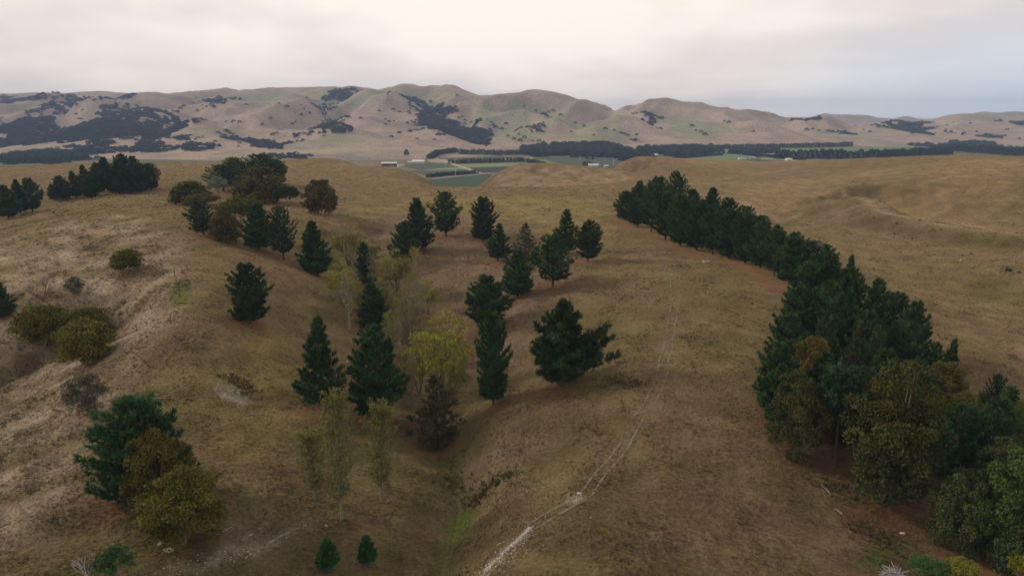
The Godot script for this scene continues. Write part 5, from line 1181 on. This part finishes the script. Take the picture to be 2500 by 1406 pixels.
func scatter(called: String, pts: Array, mesh: Mesh, high: float, gap: float, share: float, label: String, cols: Array):
	var p := poly(pts); var b := bounds(p); var xf := []
	var n := int(b.get_area() / (gap * gap))
	n = mini(n, 60000)
	for k in n:
		var q := b.position + Vector2(rng.randf(), rng.randf()) * b.size
		var e := Vector2(n_big.get_noise_2d(q.x * 0.9, q.y * 0.9), n_big.get_noise_2d(q.y * 0.9, q.x * 0.9 + 70.0)) * (80.0 if rng.randf() < 0.9 else 230.0)
		if not Geometry2D.is_point_in_polygon(q + e, p): continue
		if rng.randf() > share * (1.0 if share > 0.9 else clampf(0.8 + 1.8 * n_big.get_noise_2d(q.x * 1.1 + 40.0, q.y * 1.1), 0.0, 1.0)): continue
		var s := high * rng.randf_range(0.45, 1.15)
		xf.append([Transform3D(Basis(Vector3.UP, rng.randf() * TAU).scaled(Vector3(s * rng.randf_range(0.9, 1.3), s, s * rng.randf_range(0.9, 1.3))), Vector3(q.x, land_y(q.x, q.y) - s * 0.12, q.y)), cols[rng.randi() % cols.size()]])
	var mm := MultiMesh.new(); mm.transform_format = MultiMesh.TRANSFORM_3D; mm.use_colors = true; mm.mesh = mesh; mm.instance_count = xf.size()
	for k in xf.size():
		mm.set_instance_transform(k, xf[k][0]); mm.set_instance_color(k, vary(xf[k][1], 0.2))
	var o := MultiMeshInstance3D.new(); o.name = numbered(called); o.multimesh = mm; o.material_override = mats.bush; add_child(o)
	tag(o, label, "bush" if called == "hill_bush" else "wood", "", "stuff")

func lump() -> ArrayMesh:
	# one rounded bush crown of leaf clumps, one metre high
	var f := Soup.new()
	for k in 130:
		var q := rdir(); q.y = absf(q.y) if rng.randf() < 0.8 else q.y
		var b := Vector3(q.x * 0.58, 0.14 + q.y * 0.78, q.z * 0.58) * rng.randf_range(0.85, 1.0); var d := (q + rdir() * 0.6).normalized(); var s := d.cross(rdir()).normalized() * 0.14
		var k2 := rng.randf_range(0.75, 1.25)
		f.tri(b - s, b + s, b + d * 0.24, Color(k2, k2, k2))
	return finish(f.v, f.c)

func build_bush():
	var m := lump()
	var cols := [Color(0.034, 0.05, 0.038), Color(0.048, 0.06, 0.04), Color(0.042, 0.048, 0.04), Color(0.07, 0.066, 0.048)]
	for b in BUSH: scatter("hill_bush", b[0], m, b[1], 6.4, b[2], b[3], cols)
	for w in WOODS: scatter("far_wood", w[0], m, w[1], 8.5, 0.95, w[2], [Color(0.028, 0.05, 0.036), Color(0.036, 0.058, 0.04), Color(0.05, 0.064, 0.044)])
	for k in range(0, SCRUB.size(), 2):
		var x: float = SCRUB[k]; var z: float = SCRUB[k + 1]
		var o := solo("hill_shrub", m, mats.shrub_dark if mats.has("shrub_dark") else tinted_flat(), Vector3(x, land_y(x, z) - 1.0, z))
		o.rotation.y = rng.randf() * TAU; var s := rng.randf_range(6.0, 12.0); o.scale = Vector3(s * 1.2, s * 0.9, s * 1.2)
		tag(o, "single small dark shrub dotted on the bare hills", "shrub", "single shrubs on the bare hills")

func tinted_flat() -> StandardMaterial3D:
	var m := tinted("shrub_dark", 0.9); m.albedo_color = lin(0.04, 0.044, 0.032)
	return m

# ---------------------------------------------------------------- valley floor
func build_valley():
	var c := func(p: Vector3, _n: Vector3):
		var a := n_big.get_noise_2d(p.x * 0.3, p.z * 0.3)
		return Color(0.3, 0.235, 0.15).lerp(Color(0.17, 0.17, 0.085), smoothstep(-0.25, 0.25, a))
	var o := solo("valley_floor", sheet(steps([[-4200, 4300, 60.0]]), steps([[-520, -3600, 60.0]]), func(_x, _z): return FLOOR_Y, c, 260.0, 600.0), mats.hill)
	tag(o, "flat farmed valley floor", "", "", "structure")
	var k := 0
	for f in FIELDS:
		k += 1
		var p := poly(f[1]); var tri := Geometry2D.triangulate_polygon(p)
		var s := Soup.new(); var on_land: bool = f[0] == "pale"
		var top := FLOOR_Y + 0.35 + 0.03 * k
		if on_land:
			continue
		for q in range(0, tri.size(), 3):
			s.tri(Vector3(p[tri[q]].x, top, p[tri[q]].y), Vector3(p[tri[q + 1]].x, top, p[tri[q + 1]].y), Vector3(p[tri[q + 2]].x, top, p[tri[q + 2]].y), Color.WHITE)
		for q in p.size():
			var a := p[q]; var b := p[(q + 1) % p.size()]
			s.quad(Vector3(a.x, FLOOR_Y - 0.2, a.y), Vector3(b.x, FLOOR_Y - 0.2, b.y), Vector3(b.x, top, b.y), Vector3(a.x, top, a.y), Color.WHITE)
		var fo := solo("field", finish(s.v, s.c), mats["field_" + f[0]]); tag(fo, f[2], "", "", "structure")
	for l in LANES:
		var s := Soup.new(); var pts: Array = l[0]
		for q in range(0, pts.size() - 2, 2):
			var a := Vector2(pts[q], pts[q + 1]); var b := Vector2(pts[q + 2], pts[q + 3]); var nr: Vector2 = (b - a).normalized().orthogonal() * l[1] * 0.5
			var y := FLOOR_Y + 1.3
			s.quad(Vector3(a.x - nr.x, y, a.y - nr.y), Vector3(b.x - nr.x, y, b.y - nr.y), Vector3(b.x + nr.x, y, b.y + nr.y), Vector3(a.x + nr.x, y, a.y + nr.y), Color.WHITE)
			s.quad(Vector3(a.x - nr.x, y, a.y - nr.y), Vector3(b.x - nr.x, y, b.y - nr.y), Vector3(b.x - nr.x * 1.3, y - 1.5, b.y - nr.y * 1.3), Vector3(a.x - nr.x * 1.3, y - 1.5, a.y - nr.y * 1.3), Color.WHITE)
			s.quad(Vector3(a.x + nr.x, y, a.y + nr.y), Vector3(b.x + nr.x, y, b.y + nr.y), Vector3(b.x + nr.x * 1.3, y - 1.5, b.y + nr.y * 1.3), Vector3(a.x + nr.x * 1.3, y - 1.5, a.y + nr.y * 1.3), Color.WHITE)
		var lo := solo("lane", finish(s.v, s.c), mats.lane); tag(lo, l[2], "", "", "structure")
	for b in BLD: building(b)
	for f in FANS: frost_fan(f)

func building(b: Array):
	var o := thing(b[8], Vector3(b[0], FLOOR_Y + 0.3, b[1]), b[5])
	var L: float = b[2]; var W: float = b[3]; var h: float = b[4]; var r := W * 0.22
	var s := Soup.new(); s.box(Vector3(0, h * 0.5, 0), Vector3(L, h, W), Color.WHITE)
	for e in [-1, 1]: s.tri(Vector3(L * 0.5 * e, h, -W * 0.5), Vector3(L * 0.5 * e, h, W * 0.5), Vector3(L * 0.5 * e, h + r, 0), Color.WHITE)
	part(o, "wall", finish(s.v, s.c), mats[b[7] + "_paint"])
	var rf := Soup.new()
	for e in [-1, 1]:
		var a := atan2(r, W * 0.5); var c := Vector3(0, h + r * 0.5 + 0.12, W * 0.25 * e)
		rf.box(c, Vector3(L + 0.8, 0.16, (W * 0.5) / cos(a) + 0.5), Color.WHITE, Basis(Vector3.RIGHT, a * e))
	part(o, "roof", finish(rf.v, rf.c), mats[b[6] + "_paint"])
	var n := maxi(2, int(L / 5.0))
	for k in n:
		var x := (k + 0.5) / n * L - L * 0.5
		var q := Soup.new()
		if k == n / 2:
			q.box(Vector3(x, 1.1, W * 0.5 + 0.03), Vector3(1.6, 2.2, 0.08), Color.WHITE); part(o, "door", finish(q.v, q.c), mats.grey_paint)
		else:
			q.box(Vector3(x, h * 0.55, W * 0.5 + 0.03), Vector3(1.5, 1.1, 0.08), Color.WHITE); part(o, "window", finish(q.v, q.c), mats.dark_glass)
	tag(o, b[9], "building")

func frost_fan(f: Array):
	var o := thing("frost_fan", Vector3(f[0], FLOOR_Y + 0.3, f[1]), rng.randf() * TAU)
	var s := Soup.new(); s.tube(Vector3(0, -0.3, 0), Vector3(0, 10.5, 0), 0.3, 0.18, Color.WHITE, 8); part(o, "mast", finish(s.v, s.c), mats.white_paint)
	s = Soup.new(); s.box(Vector3(0, 10.6, 0.1), Vector3(0.5, 0.5, 1.0), Color.WHITE); part(o, "gearbox", finish(s.v, s.c), mats.grey_paint)
	for e in [-1, 1]:
		s = Soup.new(); s.box(Vector3(1.45 * e, 10.6 + 0.5 * e, 0.7), Vector3(2.8, 0.3, 0.06), Color.WHITE, Basis(Vector3.BACK, 0.35)); part(o, "blade", finish(s.v, s.c), mats.white_paint)
	s = Soup.new(); s.box(Vector3(0, 0.7, 0.9), Vector3(0.9, 1.3, 1.3), Color.WHITE); part(o, "engine_box", finish(s.v, s.c), mats.grey_paint)
	tag(o, f[2], "fan", "frost fans over the vineyards")

# ---------------------------------------------------------------- grass
func build_grass():
	var f := Soup.new()
	for k in 9:
		var a := rng.randf() * TAU; var p := Vector3(cos(a), 0, sin(a)) * rng.randf() * 0.16
		var d := (Vector3(cos(a) * 0.6, 1.0, sin(a) * 0.6) + rdir() * 0.35).normalized(); var w := d.cross(rdir()).normalized() * 0.045
		var k2 := rng.randf_range(0.8, 1.2)
		f.tri(p - w - Vector3.UP * 0.06, p + w - Vector3.UP * 0.06, p + d * rng.randf_range(0.22, 0.45), Color(k2, k2, k2))
	var mesh := finish(f.v, f.c)
	var n := 330000
	var mm := MultiMesh.new(); mm.transform_format = MultiMesh.TRANSFORM_3D; mm.use_colors = true; mm.mesh = mesh; mm.instance_count = n
	for k in n:
		var d := 45.0 + 640.0 * pow(rng.randf(), 2.0)
		var x := rng.randf_range(-1, 1) * (d * 0.86 + 12.0); var z := -d
		var c := ground_color(x, z); var b := n_mid.get_noise_2d(x * 1.7, z * 1.7)
		var bald := maxf(at_map("chalk", x, z), maxf(at_map("litter", x, z) * 1.15, maxf(at_map("bare", x, z), at_map("track", x, z) * 0.6)))
		var s := rng.randf_range(0.45, 1.1) * (1.0 + b * 0.9) * (0.6 + minf(d, 450.0) * 0.0022)
		if rng.randf() < bald: s *= 0.05
		s *= 1.0 + 0.5 * at_map("straw", x, z)
		var t := Transform3D(Basis(Vector3.UP, rng.randf() * TAU).scaled(Vector3(s * 1.3, s * 0.6 / (1.0 + d * 0.002), s * 1.3)), Vector3(x, near_y(x, z), z))
		mm.set_instance_transform(k, t); var dk := 0.55 if rng.randf() < 0.015 else 1.0
		mm.set_instance_color(k, vary(Color(c.r * dk, c.g * dk, c.b * dk), 0.14))
	var o := MultiMeshInstance3D.new(); o.name = "grass"; o.multimesh = mm; o.material_override = mats.grass; add_child(o)
	tag(o, "short dry grass covering the ridge and gully slopes", "grass", "", "stuff")
	# rough clumps of taller brown tussock in the damp and steep places
	var rough := []
	for key in LINES:
		if not key.begins_with("rough"): continue
		var pts: Array = LINES[key]
		for k in 85:
			var seg := (rng.randi() % (pts.size() / 2 - 1)) * 2; var t := rng.randf()
			rough.append(Vector2(lerpf(pts[seg], pts[seg + 2], t) + rng.randfn() * 1.3, lerpf(pts[seg + 1], pts[seg + 3], t) + rng.randfn() * 1.1))
	var m3 := MultiMesh.new(); m3.transform_format = MultiMesh.TRANSFORM_3D; m3.use_colors = true; m3.mesh = mesh; m3.instance_count = rough.size()
	for k in rough.size():
		var p: Vector2 = rough[k]; var s := rng.randf_range(0.9, 2.3)
		m3.set_instance_transform(k, Transform3D(Basis(Vector3.UP, rng.randf() * TAU).scaled(Vector3(s, s * 0.8, s)), Vector3(p.x, near_y(p.x, p.y), p.y)))
		m3.set_instance_color(k, vary(Color(0.15, 0.1, 0.055).lerp(Color(0.11, 0.105, 0.045), rng.randf()), 0.3))
	var ro := MultiMeshInstance3D.new(); ro.name = "tussock"; ro.multimesh = m3; ro.material_override = mats.grass; add_child(ro)
	tag(ro, "rough brown tussock clumps in the damp hollows", "tussock", "", "stuff")
	# chalk stones on the track and the wheel marks
	var r := Soup.new(); rock_into(r, 1.0, Color(1, 1, 1))
	var spots := []
	for e in [["chalk", 700, 0.45], ["chalk", 260, 2.2], ["wheel", 70, 1.3], ["wheel2", 40, 1.3], ["chalk2", 50, 0.5], ["track", 50, 1.6]]:
		var pts: Array = LINES[e[0]]
		for k in int(e[1]):
			var seg := (rng.randi() % (pts.size() / 2 - 1)) * 2; var t := rng.randf()
			spots.append([lerpf(pts[seg], pts[seg + 2], t) + rng.randfn() * e[2] * 0.5, lerpf(pts[seg + 1], pts[seg + 3], t) + rng.randfn() * e[2] * 0.5])
	for k in 60:
		var p := bounds(poly(AREAS.bare)); spots.append([p.position.x + rng.randf() * p.size.x, p.position.y + rng.randf() * p.size.y])
	var m2 := MultiMesh.new(); m2.transform_format = MultiMesh.TRANSFORM_3D; m2.use_colors = true; m2.mesh = finish(r.v, r.c); m2.instance_count = spots.size()
	for k in spots.size():
		var s := rng.randf_range(0.04, 0.12); var x: float = spots[k][0]; var z: float = spots[k][1]
		m2.set_instance_transform(k, Transform3D(Basis(rdir(), rng.randf() * TAU).scaled(Vector3(s, s, s)), Vector3(x, near_y(x, z) + s * 0.15, z))); m2.set_instance_color(k, vary(Color(0.46, 0.41, 0.34), 0.25))
	var g := MultiMeshInstance3D.new(); g.name = "gravel"; g.multimesh = m2; g.material_override = mats.rock; add_child(g)
	tag(g, "pale chalky stones strewn along the wheel tracks", "gravel", "", "stuff")

func rock_into(s: Soup, r: float, col: Color):
	var pts := []
	for j in 5:
		for i in 8:
			var a := TAU * i / 8; var b := PI * (j + 0.5) / 5
			pts.append(Vector3(cos(a) * sin(b), cos(b) * 0.55, sin(a) * sin(b)) * r * rng.randf_range(0.75, 1.15))
	for j in 4:
		for i in 8:
			s.quad(pts[j * 8 + i], pts[j * 8 + (i + 1) % 8], pts[j * 8 + 8 + (i + 1) % 8], pts[j * 8 + 8 + i], vary(col, 0.06))
	for i in 8:
		s.tri(Vector3(0, 0.5 * r, 0), pts[i], pts[(i + 1) % 8], col); s.tri(Vector3(0, -0.5 * r, 0), pts[32 + i], pts[32 + (i + 1) % 8], col)

# ---------------------------------------------------------------- small things
func build_small_things():
	var names := ["tallest dark fence post at the upper end of the slope fence", "fence post below the green strip on the left slope", "short fence post nearest the three olive domes", "faint low fence post above the bare chalky patch", "small fence post by the bare leafless tree", "lone thin stake right of the gully pines"]
	for k in POSTS.size():
		var p: Array = POSTS[k]; var s := Soup.new(); var h: float = p[2]
		s.tube(Vector3(0, -0.3, 0), Vector3(rng.randf_range(-0.05, 0.05), h, 0.02), 0.09, 0.075, Color.WHITE, 8)
		var o := solo("fence_post", finish(s.v, s.c), mats.post, Vector3(p[0], near_y(p[0], p[1]), p[1]))
		tag(o, names[k], "fence post", "fence posts on the slopes")
	for f in FALLEN:
		var s := Soup.new(); var L: float = f[2]; var col := Color(0.32, 0.28, 0.24)
		var a := Vector3(-L * 0.5, 0.08, 0); var b := Vector3(L * 0.1, 0.2, 0.12 * L); var c := Vector3(L * 0.5, 0.1, 0.05 * L)
		s.tube(a, b, 0.075, 0.055, col, 6); s.tube(b, c, 0.055, 0.02, col, 5); s.tube(b, b + Vector3(L * 0.2, 0.35, -L * 0.2), 0.035, 0.012, col, 4)
		var o := solo("fallen_branch", finish(s.v, s.c), mats.wood, Vector3(f[0], near_y(f[0], f[1]), f[1])); o.rotation.y = f[3]
		tag(o, f[4], "branch", "fallen branches on the grass")
	for r in ROCKS:
		var s := Soup.new(); rock_into(s, 1.0, Color(0.46, 0.41, 0.35)); var w: float = r[2] * 0.5
		var o := solo("rock", finish(s.v, s.c), mats.rock, Vector3(r[0], near_y(r[0], r[1]) + w * 0.1, r[1])); o.scale = Vector3(w, w * 0.6, w * 0.7); o.rotation.y = rng.randf_range(-0.5, 0.5)
		tag(o, r[3], "rock", "pale rocks on the grass")
	bench(); stick_heap()

func bench():
	var x: float = BENCH[0]; var z: float = BENCH[1]; var y := near_y(x, z)
	var pad := Soup.new(); pad.box(Vector3(0, 0, 0), Vector3(2.8, 0.2, 1.5), Color.WHITE)
	var po := solo("concrete_pad", finish(pad.v, pad.c), mats.concrete, Vector3(x, y + 0.02, z)); po.rotation.y = 0.2
	tag(po, "pale flat slab under the bench beside the shelterbelt", "slab")
	var o := thing("bench", Vector3(x, y + 0.12, z), 0.2)
	for k in 3:
		var s := Soup.new(); s.box(Vector3(0, 0.46, -0.16 + 0.16 * k), Vector3(1.8, 0.05, 0.13), Color.WHITE); part(o, "seat_slat", finish(s.v, s.c), mats.plank)
	for k in 2:
		var s := Soup.new(); s.box(Vector3(0, 0.68 + 0.17 * k, -0.3 - 0.03 * k), Vector3(1.8, 0.14, 0.05), Color.WHITE); part(o, "backrest_slat", finish(s.v, s.c), mats.plank)
	for e in [-0.7, 0.7]:
		var s := Soup.new(); s.box(Vector3(e, 0.22, 0.12), Vector3(0.1, 0.43, 0.1), Color.WHITE); part(o, "leg", finish(s.v, s.c), mats.post)
		s = Soup.new(); s.box(Vector3(e, 0.45, -0.27), Vector3(0.1, 0.9, 0.06), Color.WHITE); part(o, "leg", finish(s.v, s.c), mats.post)
	tag(o, "small pale wooden bench on the red earth beside the shelterbelt", "bench")

func stick_heap():
	var x: float = STICKS[0]; var z: float = STICKS[1]
	var o := thing("stick_heap", Vector3(x, near_y(x, z), z))
	for k in 95:
		var s := Soup.new(); var L := rng.randf_range(1.0, 2.7); var a := rng.randf() * TAU
		var lift := rng.randf_range(-0.25, 0.6); var d := Vector3(cos(a), lift, sin(a)).normalized()
		var r := sqrt(rng.randf()) * 1.1; var b := rng.randf() * TAU; var c := Vector3(cos(b) * r, (1.5 - r * 0.95) * rng.randf_range(0.3, 1.0) + 0.1, sin(b) * r)
		var col := vary(Color(0.34, 0.3, 0.28), 0.25); var t := rng.randf_range(0.035, 0.09)
		s.tube(c - d * L * 0.5, c + d * L * 0.15 + rdir() * 0.06, t, t * 0.8, col, 5); s.tube(c + d * L * 0.15, c + d * L * 0.5, t * 0.8, t * 0.45, col, 5)
		part(o, "stick", finish(s.v, s.c), mats.wood)
	tag(o, "heap of bleached grey sticks at the bottom right edge", "stick heap")

# ---------------------------------------------------------------- cattle
func loft(s: Soup, rings: Array, n := 10):
	# rings: [centre, half width, half height, colour]
	for k in rings.size() - 1:
		for i in n:
			var q := []
			for e in [[k, i], [k, i + 1], [k + 1, i + 1], [k + 1, i]]:
				var g: Array = rings[e[0]]; var a: float = TAU * e[1] / n
				q.append(g[0] + Vector3(0, sin(a) * g[2], cos(a) * g[1]))
			s.quad(q[0], q[1], q[2], q[3], rings[k][3])

func cow_mesh(c: Color, c2: Color) -> ArrayMesh:
	# rump to muzzle in one sweep, grazing, legs with knees and hocks; two metres long
	var s := Soup.new()
	loft(s, [[Vector3(-0.98, 1.08, 0), 0.02, 0.02, c], [Vector3(-0.95, 1.05, 0), 0.2, 0.24, c], [Vector3(-0.7, 1.03, 0), 0.3, 0.33, c], [Vector3(-0.2, 0.95, 0), 0.36, 0.4, c2], [Vector3(0.25, 0.95, 0), 0.33, 0.42, c], [Vector3(0.6, 1.0, 0), 0.24, 0.36, c], [Vector3(0.82, 0.92, 0), 0.15, 0.24, c], [Vector3(1.0, 0.72, 0), 0.11, 0.17, c], [Vector3(1.12, 0.55, 0), 0.13, 0.14, c2], [Vector3(1.25, 0.36, 0), 0.09, 0.1, c2], [Vector3(1.32, 0.24, 0), 0.07, 0.06, c2], [Vector3(1.34, 0.2, 0), 0.01, 0.01, c2]])
	for e in [-1, 1]:
		var f := Vector3(0.55, 0.8, 0.17 * e); s.tube(f, Vector3(0.56, 0.4, 0.17 * e), 0.11, 0.065, c, 7); s.tube(Vector3(0.56, 0.4, 0.17 * e), Vector3(0.55, 0.0, 0.17 * e), 0.06, 0.055, c, 7)
		s.tube(Vector3(-0.72, 0.9, 0.19 * e), Vector3(-0.66, 0.58, 0.2 * e), 0.17, 0.1, c, 7); s.tube(Vector3(-0.66, 0.58, 0.2 * e), Vector3(-0.82, 0.4, 0.19 * e), 0.09, 0.06, c, 7); s.tube(Vector3(-0.82, 0.4, 0.19 * e), Vector3(-0.78, 0.0, 0.19 * e), 0.055, 0.05, c, 7)
		s.tube(Vector3(1.05, 0.7, 0.1 * e), Vector3(1.02, 0.72, 0.26 * e), 0.06, 0.02, c, 5)
	s.tube(Vector3(-0.96, 1.2, 0), Vector3(-1.04, 0.5, 0), 0.03, 0.025, c, 5)
	return finish(s.v, s.c)

func build_cattle():
	var kinds := {"black": cow_mesh(Color(0.012, 0.011, 0.011), Color(0.014, 0.012, 0.012)), "brown": cow_mesh(Color(0.05, 0.03, 0.02), Color(0.06, 0.035, 0.024)), "white": cow_mesh(Color(0.7, 0.67, 0.62), Color(0.05, 0.045, 0.04))}
	for k in COWS:
		var o := solo("cow", kinds[k[4]], mats.coat, Vector3(k[0], near_y(k[0], k[1]), k[1])); o.rotation.y = k[3]
		var s: float = k[2] / 2.3; o.scale = Vector3(s, s, s)
		tag(o, k[5], "cow", "cattle on the right paddock")
